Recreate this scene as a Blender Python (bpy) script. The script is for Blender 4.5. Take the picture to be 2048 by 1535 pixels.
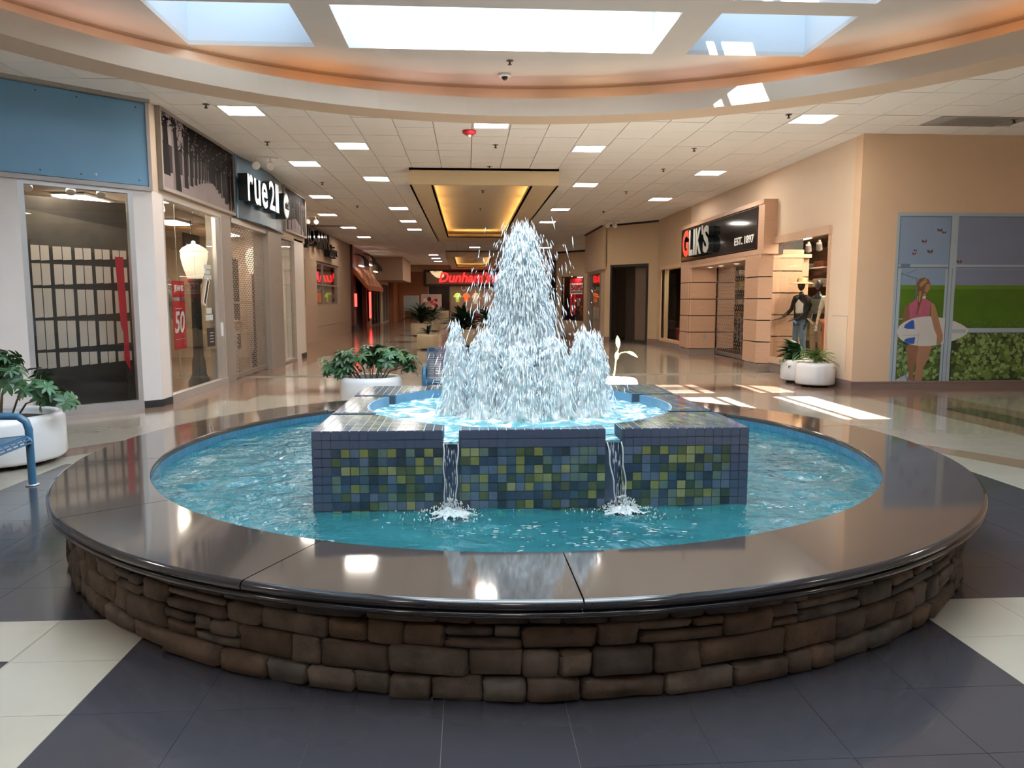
import bpy, bmesh, math, random
from mathutils import Matrix, Vector, noise
R=math.radians; PI=math.pi
for o in list(bpy.data.objects): bpy.data.objects.remove(o)
SC=bpy.context.scene; COL=SC.collection
# ---------------------------------------------------------------- camera, sky, sun, exposure
cam=bpy.data.cameras.new('camera'); cam.sensor_width=36; cam.lens=36*1500/2048; cam.clip_end=300; cam.clip_start=.05
CAM=bpy.data.objects.new('camera',cam); COL.objects.link(CAM)
CAM.location=(0,0,1.62); CAM.rotation_euler=(R(90-6.334),0,R(-3.375)); SC.camera=CAM
W=bpy.data.worlds.new('world'); SC.world=W; W.use_nodes=True
bg=W.node_tree.nodes['Background']; bg.inputs[0].default_value=(.72,.86,1,1); bg.inputs[1].default_value=3.4
sun=bpy.data.lights.new('sun','SUN'); sun.energy=15; sun.angle=R(.5); sun.color=(1,.96,.88)
SUN=bpy.data.objects.new('sun',sun); COL.objects.link(SUN); SUN.location=(0,0,12)
SUN.rotation_euler=Vector((1.8,3.6,-5)).to_track_quat('-Z','Y').to_euler()
SC.view_settings.view_transform='Standard'; SC.view_settings.look='None'; SC.view_settings.exposure=1.65
SC.view_settings.gamma=1; SC.view_settings.use_curve_mapping=False
LIGHT_E=15.0      # ceiling panels
TRAY_E=9.0       # warm tubes in the trays
COVE_E=3.2      # tubes in the rotunda cove

# ---------------------------------------------------------------- materials
MATS={}
def mat(name,col,rough=.5,var=.12,scale=6,bump=0,bscale=None,metal=0,spec=.5,emit=None,es=0,coat=0,stretch=None,rnd=0,trans=0):
    if name in MATS: return MATS[name]
    m=bpy.data.materials.new(name); m.use_nodes=True; nt=m.node_tree; N=nt.nodes; L=nt.links
    b=N['Principled BSDF']; b.inputs['Roughness'].default_value=rough; b.inputs['Metallic'].default_value=metal
    b.inputs['Specular IOR Level'].default_value=spec; b.inputs['Coat Weight'].default_value=coat; b.inputs['Coat Roughness'].default_value=.06
    b.inputs['Base Color'].default_value=(*col,1)
    tc=N.new('ShaderNodeTexCoord'); mp=N.new('ShaderNodeMapping'); L.new(tc.outputs['Object'],mp.inputs[0])
    if stretch: mp.inputs['Scale'].default_value=stretch
    src=None
    if var>0:
        n=N.new('ShaderNodeTexNoise'); n.inputs['Scale'].default_value=scale; n.inputs['Detail'].default_value=6; L.new(mp.outputs[0],n.inputs[0])
        mx=N.new('ShaderNodeMix'); mx.data_type='RGBA'
        mx.inputs[6].default_value=(*[c*(1-var) for c in col],1); mx.inputs[7].default_value=(*[min(1,c*(1+var)) for c in col],1)
        L.new(n.outputs[0],mx.inputs[0]); src=mx.outputs[2]
    if rnd>0:
        oi=N.new('ShaderNodeObjectInfo'); mr=N.new('ShaderNodeMapRange'); mr.inputs[3].default_value=1-rnd; mr.inputs[4].default_value=1+rnd
        L.new(oi.outputs['Random'],mr.inputs[0]); hs=N.new('ShaderNodeHueSaturation'); L.new(mr.outputs[0],hs.inputs['Value'])
        if src: L.new(src,hs.inputs['Color'])
        else: hs.inputs['Color'].default_value=(*col,1)
        src=hs.outputs[0]
    if src: L.new(src,b.inputs['Base Color'])
    if bump>0:
        n2=N.new('ShaderNodeTexNoise'); n2.inputs['Scale'].default_value=bscale or scale*4; n2.inputs['Detail'].default_value=5; L.new(mp.outputs[0],n2.inputs[0])
        bp=N.new('ShaderNodeBump'); bp.inputs['Strength'].default_value=bump; bp.inputs['Distance'].default_value=.01
        L.new(n2.outputs[0],bp.inputs['Height']); L.new(bp.outputs[0],b.inputs['Normal'])
    if emit: b.inputs['Emission Color'].default_value=(*emit,1); b.inputs['Emission Strength'].default_value=es
    MATS[name]=m; return m
def glass_mat(name,tint,refl=.1,rough=0.0):
    m=bpy.data.materials.new(name); m.use_nodes=True; nt=m.node_tree; N=nt.nodes; L=nt.links
    for n in list(N): N.remove(n)
    out=N.new('ShaderNodeOutputMaterial'); tr=N.new('ShaderNodeBsdfTransparent'); tr.inputs[0].default_value=(*tint,1)
    gl=N.new('ShaderNodeBsdfGlossy'); gl.inputs['Roughness'].default_value=rough; gl.inputs[0].default_value=(1,1,1,1)
    fr=N.new('ShaderNodeFresnel'); fr.inputs[0].default_value=1.5
    ms=N.new('ShaderNodeMixShader'); ge=N.new('ShaderNodeNewGeometry'); sb_=N.new('ShaderNodeMath'); sb_.operation='SUBTRACT'; sb_.inputs[0].default_value=1; L.new(ge.outputs['Backfacing'],sb_.inputs[1])
    mu=N.new('ShaderNodeMath'); mu.operation='MULTIPLY'; L.new(sb_.outputs[0],mu.inputs[0]); L.new(fr.outputs[0],mu.inputs[1]); L.new(mu.outputs[0],ms.inputs[0]); L.new(tr.outputs[0],ms.inputs[1]); L.new(gl.outputs[0],ms.inputs[2]); L.new(ms.outputs[0],out.inputs[0])
    MATS[name]=m; return m
def water_mat(name,deep,milk,milkcol,foam=0,fscale=3,bs=14,bstr=.5,tint=(.45,.85,.88)):
    m=bpy.data.materials.new(name); m.use_nodes=True; nt=m.node_tree; N=nt.nodes; L=nt.links
    for n in list(N): N.remove(n)
    out=N.new('ShaderNodeOutputMaterial'); tc=N.new('ShaderNodeTexCoord')
    def noi(s,d,dist=0):
        n=N.new('ShaderNodeTexNoise'); n.inputs['Scale'].default_value=s; n.inputs['Detail'].default_value=d; n.inputs['Distortion'].default_value=dist; L.new(tc.outputs['Object'],n.inputs[0]); return n
    nb=noi(bs,4,1.2); bp=N.new('ShaderNodeBump'); bp.inputs['Strength'].default_value=bstr; bp.inputs['Distance'].default_value=.02; L.new(nb.outputs[0],bp.inputs['Height'])
    tr=N.new('ShaderNodeBsdfTransparent'); tr.inputs[0].default_value=(*tint,1)
    df=N.new('ShaderNodeBsdfDiffuse'); nc=noi(1.6,3); mx=N.new('ShaderNodeMix'); mx.data_type='RGBA'; mx.inputs[6].default_value=(*deep,1); mx.inputs[7].default_value=(*milkcol,1)
    L.new(nc.outputs[0],mx.inputs[0]); L.new(mx.outputs[2],df.inputs[0]); L.new(bp.outputs[0],df.inputs['Normal'])
    m1=N.new('ShaderNodeMixShader'); m1.inputs[0].default_value=milk; L.new(tr.outputs[0],m1.inputs[1]); L.new(df.outputs[0],m1.inputs[2])
    last=m1
    if foam>0:
        nf=noi(fscale,8,2.0); cr=N.new('ShaderNodeValToRGB'); cr.color_ramp.elements[0].position=.62-foam*.3; cr.color_ramp.elements[1].position=.72-foam*.2
        L.new(nf.outputs[0],cr.inputs[0]); wf=N.new('ShaderNodeBsdfDiffuse'); wf.inputs[0].default_value=(.8,.9,.92,1)
        m2=N.new('ShaderNodeMixShader'); L.new(cr.outputs[0],m2.inputs[0]); L.new(m1.outputs[0],m2.inputs[1]); L.new(wf.outputs[0],m2.inputs[2]); last=m2
    gl=N.new('ShaderNodeBsdfGlossy'); gl.inputs['Roughness'].default_value=.04; L.new(bp.outputs[0],gl.inputs['Normal'])
    fr=N.new('ShaderNodeFresnel'); fr.inputs[0].default_value=1.33; L.new(bp.outputs[0],fr.inputs['Normal'])
    m3=N.new('ShaderNodeMixShader'); L.new(fr.outputs[0],m3.inputs[0]); L.new(last.outputs[0],m3.inputs[1]); L.new(gl.outputs[0],m3.inputs[2]); L.new(m3.outputs[0],out.inputs[0])
    MATS[name]=m; return m
def froth_mat(name):
    m=bpy.data.materials.new(name); m.use_nodes=True; nt=m.node_tree; N=nt.nodes; L=nt.links
    for n in list(N): N.remove(n)
    out=N.new('ShaderNodeOutputMaterial'); tc=N.new('ShaderNodeTexCoord'); mp=N.new('ShaderNodeMapping'); mp.inputs['Scale'].default_value=(1,1,.28); L.new(tc.outputs['Object'],mp.inputs[0])
    n=N.new('ShaderNodeTexNoise'); n.inputs['Scale'].default_value=38; n.inputs['Detail'].default_value=6; L.new(mp.outputs[0],n.inputs[0])
    cr=N.new('ShaderNodeValToRGB'); cr.color_ramp.elements[0].position=.33; cr.color_ramp.elements[0].color=(.62,.76,.82,1); cr.color_ramp.elements[1].position=.5; cr.color_ramp.elements[1].color=(.93,.98,1,1); L.new(n.outputs[0],cr.inputs[0])
    bp=N.new('ShaderNodeBump'); bp.inputs['Strength'].default_value=1; bp.inputs['Distance'].default_value=.03; L.new(n.outputs[0],bp.inputs['Height'])
    p=N.new('ShaderNodeBsdfPrincipled'); L.new(cr.outputs[0],p.inputs['Base Color']); L.new(bp.outputs[0],p.inputs['Normal'])
    p.inputs['Roughness'].default_value=.3; p.inputs['Subsurface Weight'].default_value=1; p.inputs['Subsurface Radius'].default_value=(.8,1,1.1); p.inputs['Subsurface Scale'].default_value=.03
    t=N.new('ShaderNodeBsdfTranslucent'); t.inputs[0].default_value=(.95,1,1,1); a=N.new('ShaderNodeMixShader'); a.inputs[0].default_value=.3; L.new(p.outputs[0],a.inputs[1]); L.new(t.outputs[0],a.inputs[2])
    L.new(a.outputs[0],out.inputs[0]); MATS[name]=m; return m
def emis(name,col,s):
    if name in MATS: return MATS[name]
    m=bpy.data.materials.new(name); m.use_nodes=True; N=m.node_tree.nodes; L=m.node_tree.links
    for n in list(N): N.remove(n)
    o=N.new('ShaderNodeOutputMaterial'); e=N.new('ShaderNodeEmission'); e.inputs[0].default_value=(*col,1); e.inputs[1].default_value=s; L.new(e.outputs[0],o.inputs[0])
    MATS[name]=m; return m
def stone_mat():
    m=mat('ledge_stone',(.2,.14,.1),.85,.0,bump=.9,bscale=26); N=m.node_tree.nodes; L=m.node_tree.links; b=N['Principled BSDF']
    oi=N.new('ShaderNodeObjectInfo'); cr=N.new('ShaderNodeValToRGB'); e=cr.color_ramp.elements
    e[0].color=(.085,.058,.042,1); e[1].color=(.155,.11,.078,1); e[1].position=1
    for p,c in((.2,(.125,.078,.05)),(.4,(.062,.05,.044)),(.6,(.165,.115,.082)),(.8,(.085,.075,.066))):
        k=e.new(p); k.color=(*c,1)
    geo=N.new('ShaderNodeNewGeometry'); ad=N.new('ShaderNodeMath'); ad.operation='ADD'; L.new(oi.outputs['Random'],ad.inputs[0]); L.new(geo.outputs['Random Per Island'],ad.inputs[1])
    fr=N.new('ShaderNodeMath'); fr.operation='FRACT'; L.new(ad.outputs[0],fr.inputs[0]); L.new(fr.outputs[0],cr.inputs[0])
    tc=N.new('ShaderNodeTexCoord'); n=N.new('ShaderNodeTexNoise'); n.inputs['Scale'].default_value=9; n.inputs['Detail'].default_value=8; L.new(tc.outputs['Object'],n.inputs[0])
    mr=N.new('ShaderNodeMapRange'); mr.inputs[1].default_value=.3; mr.inputs[2].default_value=.7; mr.inputs[3].default_value=.5; mr.inputs[4].default_value=1.15; L.new(n.outputs[0],mr.inputs[0])
    hs=N.new('ShaderNodeHueSaturation'); L.new(cr.outputs[0],hs.inputs['Color']); L.new(mr.outputs[0],hs.inputs['Value']); L.new(hs.outputs[0],b.inputs['Base Color'])
    return m

# ---------------------------------------------------------------- mesh builder
class MB:
    def __init__(s,f=None): s.v=[];s.q=[];s.m=[];s.f=f;s.ms=[];s.sm=[]
    def mi(s,m):
        if m not in s.ms: s.ms.append(m)
        return s.ms.index(m)
    def add(s,vs,fs,m,smooth=False):
        b=len(s.v); s.v+= [tuple(s.f(*p)) if s.f else tuple(p) for p in vs]; k=s.mi(m)
        for f in fs: s.q.append([b+i for i in f]); s.m.append(k); s.sm.append(smooth)
    def box(s,x0,y0,z0,x1,y1,z1,m):
        s.add([(x0,y0,z0),(x1,y0,z0),(x1,y1,z0),(x0,y1,z0),(x0,y0,z1),(x1,y0,z1),(x1,y1,z1),(x0,y1,z1)],
              [(0,3,2,1),(4,5,6,7),(0,1,5,4),(1,2,6,5),(2,3,7,6),(3,0,4,7)],m)
    def prism(s,poly,z0,z1,m,smooth=False):
        n=len(poly); s.add([(p[0],p[1],z0) for p in poly]+[(p[0],p[1],z1) for p in poly],
              [tuple(range(n))[::-1],tuple(range(n,2*n))],m)
        s.add([(p[0],p[1],z0) for p in poly]+[(p[0],p[1],z1) for p in poly],[(i,(i+1)%n,n+(i+1)%n,n+i) for i in range(n)],m,smooth)
    def lathe(s,prof,c,m,n=32,closed=False,a0=0,a1=2*PI,smooth=True):
        full=abs(a1-a0-2*PI)<1e-6; cnt=n if full else n+1; k=len(prof); vs=[]
        for i in range(cnt):
            a=a0+(a1-a0)*i/n
            for r,z in prof: vs.append((c[0]+r*math.cos(a),c[1]+r*math.sin(a),c[2]+z))
        fs=[]
        for i in range(n):
            j=(i+1)%cnt
            for t in range(k if closed else k-1):
                u=(t+1)%k; fs.append((i*k+t,j*k+t,j*k+u,i*k+u))
        s.add(vs,fs,m,smooth)
        if closed and not full: s.add(vs[:k]+vs[-k:],[tuple(range(k)),tuple(range(2*k-1,k-1,-1))],m)
    def tube(s,path,r,m,n=8,taper=None):
        P=[Vector(p) for p in path]; vs=[]; K=len(P); up=Vector((0,0,1)); prev=None
        for i,p in enumerate(P):
            t=(P[min(i+1,K-1)]-P[max(i-1,0)]).normalized()
            a=prev-t*prev.dot(t) if prev else (t.cross(up) if abs(t.z)<.9 else t.cross(Vector((1,0,0))))
            a.normalize(); prev=a; b=t.cross(a); rr=r*(1+(taper-1)*i/(K-1)) if taper is not None else r
            for j in range(n):
                q=2*PI*j/n; vs.append(p+a*math.cos(q)*rr+b*math.sin(q)*rr)
        fs=[(i*n+j,i*n+(j+1)%n,(i+1)*n+(j+1)%n,(i+1)*n+j) for i in range(K-1) for j in range(n)]
        s.add(vs,fs,m,True); s.add(vs[:n]+vs[-n:],[tuple(range(n))[::-1],tuple(range(n,2*n))],m)
    def mesh(s,name,fix=True):
        me=bpy.data.meshes.new(name); me.from_pydata(s.v,[],s.q)
        for m in s.ms: me.materials.append(m)
        me.polygons.foreach_set('material_index',s.m); me.polygons.foreach_set('use_smooth',s.sm)
        if fix:
            bm=bmesh.new(); bm.from_mesh(me); bmesh.ops.remove_doubles(bm,verts=bm.verts,dist=1e-5) if fix==2 else None
            bmesh.ops.recalc_face_normals(bm,faces=bm.faces); bm.to_mesh(me); bm.free()
        me.update(); return me
    def obj(s,name,parent=None,fix=True,**kw): return link(name,s.mesh(name,fix),parent,**kw)
def link(name,me,parent=None,loc=None,rot=None,mtx=None,**kw):
    o=bpy.data.objects.new(name,me); COL.objects.link(o)
    if parent: o.parent=parent
    if loc: o.location=loc
    if rot: o.rotation_euler=rot
    if mtx: o.matrix_local=mtx
    for k,v in kw.items(): o[k]=v
    return o
def thing(name,label,cat,loc=(0,0,0),rz=0,group=None):
    o=bpy.data.objects.new(name,None); COL.objects.link(o); o.location=loc; o.rotation_euler=(0,0,rz); o.empty_display_size=.1
    o['label']=label; o['category']=cat
    if group: o['group']=group
    return o
def struct(name,loc=(0,0,0)):
    o=bpy.data.objects.new(name,None); COL.objects.link(o); o.location=loc; o['kind']='structure'; return o
def dup(root,loc,label=None,rz=None,scale=None):
    r=root.copy(); COL.objects.link(r); r.location=loc
    if rz is not None: r.rotation_euler=(0,0,rz)
    if scale: r.scale=scale
    if label: r['label']=label
    for ch in list(root.children):
        c=ch.copy(); COL.objects.link(c); c.parent=r
        for g in list(ch.children):
            d=g.copy(); COL.objects.link(d); d.parent=c
    return r
_tc={}
def text(name,s,width,height,depth,origin,u,n,m,parent=None,bold=0.0,shear=0,m2=None,label=None,**kw):
    """Lettering standing at origin (lower left), reading along u, facing n."""
    key=(s,bold,shear)
    if key not in _tc:
        cu=bpy.data.curves.new(name,'FONT'); cu.body=s; cu.size=1; cu.extrude=.5; cu.offset=bold; cu.shear=shear; cu.resolution_u=3
        o=bpy.data.objects.new('t',cu); COL.objects.link(o); dg=bpy.context.evaluated_depsgraph_get(); dg.update()
        _tc[key]=bpy.data.meshes.new_from_object(o.evaluated_get(dg)); bpy.data.objects.remove(o)
    me=_tc[key].copy(); me.name=name
    xs=[v.co.x for v in me.vertices]; ys=[v.co.y for v in me.vertices]; x0,x1,y0,y1=min(xs),max(xs),min(ys),max(ys)
    u=Vector(u).normalized(); n=Vector(n).normalized(); up=Vector((0,0,1)); O=Vector(origin)
    for v in me.vertices:
        c=v.co; v.co=O+u*((c.x-x0)/(x1-x0)*width)+up*((c.y-y0)/(y1-y0)*height)+n*((c.z+.5)*depth)
    me.materials.clear(); me.materials.append(m)
    if m2:
        me.materials.append(m2)
        for p in me.polygons: p.material_index=0 if p.normal.dot(n)>.9 or (p.center-O).dot(n)>depth*.95 else 1
    bm=bmesh.new(); bm.from_mesh(me); bmesh.ops.recalc_face_normals(bm,faces=bm.faces); bm.to_mesh(me); bm.free()
    return link(name,me,parent,**kw)
def clip(poly,px,py,nx,ny):
    out=[]; k=len(poly)
    for i in range(k):
        a,b=poly[i],poly[(i+1)%k]; da=(a[0]-px)*nx+(a[1]-py)*ny; db=(b[0]-px)*nx+(b[1]-py)*ny
        if da>=0: out.append(a)
        if (da>0)!=(db>0) and abs(da-db)>1e-12:
            t=da/(da-db)
            if 0<t<1: out.append((a[0]+(b[0]-a[0])*t,a[1]+(b[1]-a[1])*t))
    return out
def area(p): return .5*abs(sum(p[i][0]*p[(i+1)%len(p)][1]-p[(i+1)%len(p)][0]*p[i][1] for i in range(len(p))))
def split(poly,P):
    """poly cut by convex counter-clockwise P: (inside piece, [outside pieces])"""
    outs=[]; cur=poly
    for i in range(len(P)):
        a,b=P[i],P[(i+1)%len(P)]; nx,ny=-(b[1]-a[1]),b[0]-a[0]
        o=clip(cur,a[0],a[1],-nx,-ny)
        if len(o)>2 and area(o)>1e-5: outs.append(o)
        cur=clip(cur,a[0],a[1],nx,ny)
        if len(cur)<3 or area(cur)<1e-5: return None,outs
    return cur,outs
def inset(poly,d):
    cx=sum(p[0] for p in poly)/len(poly); cy=sum(p[1] for p in poly)/len(poly); out=poly; n=len(poly); base=list(poly)
    ar=sum(base[i][0]*base[(i+1)%n][1]-base[(i+1)%n][0]*base[i][1] for i in range(n))
    if ar<0: base=base[::-1]; out=base
    for i in range(n):
        a,b=base[i],base[(i+1)%n]; L=math.hypot(b[0]-a[0],b[1]-a[1])
        if L<1e-6: continue
        nx,ny=-(b[1]-a[1])/L,(b[0]-a[0])/L; out=clip(out,a[0]+nx*d,a[1]+ny*d,nx,ny)
        if len(out)<3: return None
    return out
# camera projection (only to choose which alike pieces show largest)
_M=CAM.rotation_euler.to_matrix(); _f=-_M.col[2]; _r=_M.col[0]; _u=_M.col[1]
def proj(x,y,z):
    v=Vector((x,y,z-1.62)); t=v.dot(_f)
    if t<.2: return None
    return 1024+1500*v.dot(_r)/t,767.5-1500*v.dot(_u)/t,t
def parea(poly,z):
    q=[proj(p[0],p[1],z) for p in poly]
    if any(a is None for a in q): return 0
    cx=sum(a[0] for a in q)/len(q); cy=sum(a[1] for a in q)/len(q)
    if not(-20<cx<2068 and -20<cy<1555): return 0
    return area([(a[0],a[1]) for a in q])

# ---------------------------------------------------------------- palette
M_cream=mat('cream_terrazzo',(.37,.325,.265),.16,.1,3,coat=.3); M_char=mat('charcoal_terrazzo',(.04,.038,.045),.22,.18,2.5,coat=.3)
M_brown=mat('brown_terrazzo',(.25,.16,.115),.16,.14,3,coat=.3); M_dstrip=mat('dark_green_terrazzo',(.075,.06,.05),.16,.1,3,coat=.3)
M_grout=mat('grout',(.2,.17,.14),.8)
M_tile=mat('ceiling_tile_white',(.82,.79,.75),.9,.05,30,bump=.25,bscale=120); M_grid=mat('ceiling_grid',(.3,.27,.24),.7)
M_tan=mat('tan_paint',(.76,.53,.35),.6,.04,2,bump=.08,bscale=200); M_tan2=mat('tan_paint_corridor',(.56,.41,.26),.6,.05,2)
M_beige=mat('beige_paint',(.60,.48,.37),.55,.04,3); M_white=mat('white_paint',(.78,.77,.76),.6,.03,3); M_upper=mat('grey_white_plaster',(.60,.56,.53),.7,.03,3)
M_well=mat('skylight_white',(.62,.67,.72),.7,.02,3); M_pier=mat('white_column_paint',(.72,.66,.63),.5,.04,3)
M_alu=mat('aluminium',(.55,.53,.52),.35,.06,8,metal=.6); M_bronze=mat('grey_bronze_frame',(.33,.29,.26),.45,.08,8,metal=.3)
M_black=mat('black_gloss',(.012,.012,.014),.08,0); M_blackm=mat('black_matte',(.02,.018,.017),.6,.1)
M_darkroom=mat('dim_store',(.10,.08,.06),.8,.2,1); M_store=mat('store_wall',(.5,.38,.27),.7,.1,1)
M_blue=mat('blue_panel',(.16,.34,.52),.35,.06,2); M_bluesign=mat('slate_blue_sign',(.075,.14,.21),.25,.06,2)
M_glass=glass_mat('shop_glass',(.86,.88,.87)); M_skyg=glass_mat('skylight_glass',(.93,.97,1)) 
M_light=emis('panel_diffuser',(1,.90,.78),LIGHT_E); M_tray=emis('warm_tray_tube',(1,.62,.22),TRAY_E)
M_red=mat('red_print',(.62,.02,.04),.4,.05); M_redem=emis('red_neon',(1,.04,.03),2.0); M_signred=emis('sign_red',(1,.03,.03),.75)
M_wprint=mat('white_print',(.85,.85,.85),.5,0); M_wletter=mat('white_letter_face',(.8,.86,.9),.35,0,emit=(.85,.95,1),es=.12)
M_base=mat('brown_base',(.26,.17,.14),.5,.08,4); M_wood=mat('pink_maple',(.58,.36,.24),.35,.12,4,stretch=(1,1,8)); M_woodl=mat('light_maple',(.66,.44,.30),.4,.08,3)

# ---------------------------------------------------------------- floor
GX,GY,TX,TY=.385,3.80,.4915,.455
def rect(x0,y0,x1,y1): return [(x0,y0),(x1,y0),(x1,y1),(x0,y1)]
LAY=[(rect(-4.08,-3.5,6.68,12.38),M_cream),([(-5.9,-3.5),(-4.08,-3.5),(-4.08,11.5),(-5.9,9.98)],M_cream),(rect(-3.6,12.38,5.6,13.0),M_cream),
 (rect(-3.05,13.37,5.2,13.9),M_dstrip),(rect(-3.56,14.33,5.77,14.68),M_cream),(rect(-4.05,14.68,6.45,62),M_cream),
 (rect(8.1,-3,12,12.8),M_cream),(rect(7.15,-3,7.66,10.9),M_dstrip),
 (rect(-1.1,24,1.9,52),M_brown),(rect(-3.2,19.7,3.8,20.9),M_dstrip),(rect(-3.3,29.4,4,30.6),M_dstrip),(rect(-3.3,35.2,4,36.2),M_dstrip),(rect(-3.5,40.8,4.2,42.2),M_dstrip),
 ([(5.97,5.55),(6.7,5.55),(4.3,9.48),(4.3,9.2)],M_brown),([(-5.93,6.6),(-5.3,6.6),(-3.0,9.43),(-3.0,10.1)],M_brown),
 (rect(-4.02,3.8,4.79,7.6),M_char),(rect(-1.58,-3.5,2.35,9.3),M_char),(rect(-2.57,2.9,-2.08,3.36),M_char),(rect(2.85,2.9,3.34,3.36),M_char)]
def paint(cell):
    todo=[cell]; res=[]
    for P,m in reversed(LAY):
        nxt=[]
        for c in todo:
            xs=[p[0] for p in c]; ys=[p[1] for p in c]; px=[p[0] for p in P]; py=[p[1] for p in P]
            if max(xs)<=min(px) or min(xs)>=max(px) or max(ys)<=min(py) or min(ys)>=max(py): nxt.append(c); continue
            i,o=split(c,P)
            if i: res.append((i,m))
            nxt+=o
        todo=nxt
        if not todo: break
    return res+[(c,M_brown) for c in todo]
floor=MB(); floor.box(-15,-8,-.2,17,72,-.006,M_grout); FLOOR=floor.obj('floor',kind='structure')
pieces=[]
for i in range(-26,32):
    for j in range(-16,28):
        x0=GX+i*TX; y0=GY+j*TY
        if x0>11.8 or x0<-9 or y0<-3.4 or y0>16: continue
        for poly,m in paint(rect(x0,y0,x0+TX,y0+TY)):
            q=inset(poly,.0011)
            if not q: continue
            cx=sum(p[0] for p in q)/len(q); cy=sum(p[1] for p in q)/len(q)
            hid=math.hypot(cx-.385,cy-6.03)<2.9 or cx<-5.9-(9.98-cy) or (cx<-5 and cy>11) or (cx>7 and cy>13.3)
            pieces.append((0 if hid else parea(q,0),q,m))
pieces.sort(key=lambda t:-t[0]); rest=MB()
for k,(a,q,m) in enumerate(pieces):
    if k<300: b=MB(); b.prism(q,-.012,0,m); b.obj('floor_tile',FLOOR)
    else: rest.prism(q,-.012,0,m)
y=GY+27*TY+TY
for P,m in paint(rect(-9,y,11.8,64)): rest.prism(P,-.012,0,m)
rest.obj('floor_tiling',FLOOR,kind='stuff')

# ---------------------------------------------------------------- ceilings
RC=(.7,5.3); CZ=4.55
CT=.65; cxo,cyo=.095,17.15
TRAYS=[(-1.28,17.15,2.07,33.4),(-1.28,45,2.07,62)]
lights=[]
def snap(x,y): return (cxo+(math.floor((x-cxo)/CT)+.5)*CT, cyo+(math.floor((y-cyo)/CT)+.5)*CT)
ROWS={'outer left row':[(-3.48,12.2),(-3.48,17),(-4.1,22.3),(-4.7,26.5),(-4.7,31.2),(-4.7,35.9),(-4.7,40.5),(-4.7,45),(-4.7,52)],
 'inner left row':[(-2.2,14.7),(-2.2,18.9),(-2.2,24.4),(-2.2,28.8),(-2.2,32),(-2.2,35),(-2.2,38.2),(-2.2,41.4),(-2.2,45),(-2.2,49),(-2.2,53),(-2.2,57)],
 'middle row':[(.42,13.1),(.42,37.5),(.42,42)],
 'inner right row':[(2.37,14.8),(3.02,19.2),(3.02,24.7),(3.02,28.8),(3.02,35),(3.02,41.4),(3.02,47),(3.02,53),(3.02,58)],
 'outer right row':[(5.6,12.4),(5.6,17.3),(5.6,22.3),(5.6,27.1),(4.4,32.3),(4.4,37),(4.4,42),(4.4,48),(4.4,54)],
 'row behind the viewer':[(-3.5,-3),(0,-3),(3.5,-3),(-7,0),(-7,5),(9,0),(9,6)]}
litcells=set()
for rn,L_ in ROWS.items():
    for k,(x,y) in enumerate(L_):
        c=snap(x,y); lights.append((rn,k,c)); litcells.add((round(c[0],2),round(c[1],2)))
VENTS=[((7.6,11.95,8.9,12.6),'pale grey return air grille in the ceiling above the wall mural'),((-6.2,30.15,-4.9,30.8),'dark air vent in the ceiling near the craft store sign')]
c1=MB(); n=72; R1=7.02
# slab with a round hole, from quads between circle and outer rectangle
def rad_rect(a,x0,y0,x1,y1):
    dx,dy=math.cos(a),math.sin(a); t=1e9
    if dx>1e-9: t=min(t,(x1-RC[0])/dx)
    if dx<-1e-9: t=min(t,(x0-RC[0])/dx)
    if dy>1e-9: t=min(t,(y1-RC[1])/dy)
    if dy<-1e-9: t=min(t,(y0-RC[1])/dy)
    return RC[0]+dx*t,RC[1]+dy*t
angs=sorted(set([2*PI*i/n for i in range(n)]+[math.atan2(yy-RC[1],xx-RC[0])%(2*PI) for xx in(-15,17) for yy in(-8,17.15)]))
for i,a in enumerate(angs):
    b=angs[(i+1)%len(angs)]
    p=[(RC[0]+R1*math.cos(a),RC[1]+R1*math.sin(a)),rad_rect(a,-15,-8,17,17.15),rad_rect(b,-15,-8,17,17.15),(RC[0]+R1*math.cos(b),RC[1]+R1*math.sin(b))]
    c1.prism(p,4.575,4.7,M_grid)
c1.box(-15,17.15,4.575,-1.28,72,4.7,M_grid); c1.box(2.07,17.15,4.575,17,72,4.7,M_grid); c1.box(-1.28,33.4,4.575,2.07,45,4.7,M_grid); c1.box(-1.28,62,4.575,2.07,72,4.7,M_grid)
CEIL=c1.obj('ceiling',kind='structure')
pieces=[]
def infac(x,y): # inside the public space
    if y<13.2: return x>-9.5 and x<12.3
    if y<22.2: return -4.9<x<7.3
    return -6.5<x<7.4
for i in range(-16,20):
    for j in range(-37,70):
        x0=cxo+i*CT; y0=cyo+j*CT; mx,my=x0+CT/2,y0+CT/2
        if not infac(mx,my) or y0>63: continue
        if (round(mx,2),round(my,2)) in litcells: continue
        if any(t[0]-.1<mx<t[2]+.1 and t[1]<my<t[3] for t in TRAYS): continue
        if any(v[0][0]<mx<v[0][2] and v[0][1]<my<v[0][3] for v in VENTS): continue
        p=rect(x0,y0,x0+CT,y0+CT); d=math.hypot(mx-RC[0],my-RC[1])
        if d<6.45: continue
        if d<7.6: nx,ny=(mx-RC[0])/d,(my-RC[1])/d; p=clip(p,RC[0]+nx*6.97,RC[1]+ny*6.97,nx,ny)
        if len(p)<3: continue
        p=inset(p,.006)
        if p: pieces.append((parea(p,CZ),p))
pieces.sort(key=lambda t:-t[0]); rest=MB(); random.seed(5)
for k,(a,p) in enumerate(pieces):
    dz=random.uniform(-.003,.003)
    if k<300: b=MB(); b.prism(p,CZ+dz,CZ+.02,M_tile); b.obj('ceiling_tile',CEIL)
    else: rest.prism(p,CZ+dz,CZ+.02,M_tile)
rest.obj('ceiling_tiling',CEIL,kind='stuff')
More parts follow.
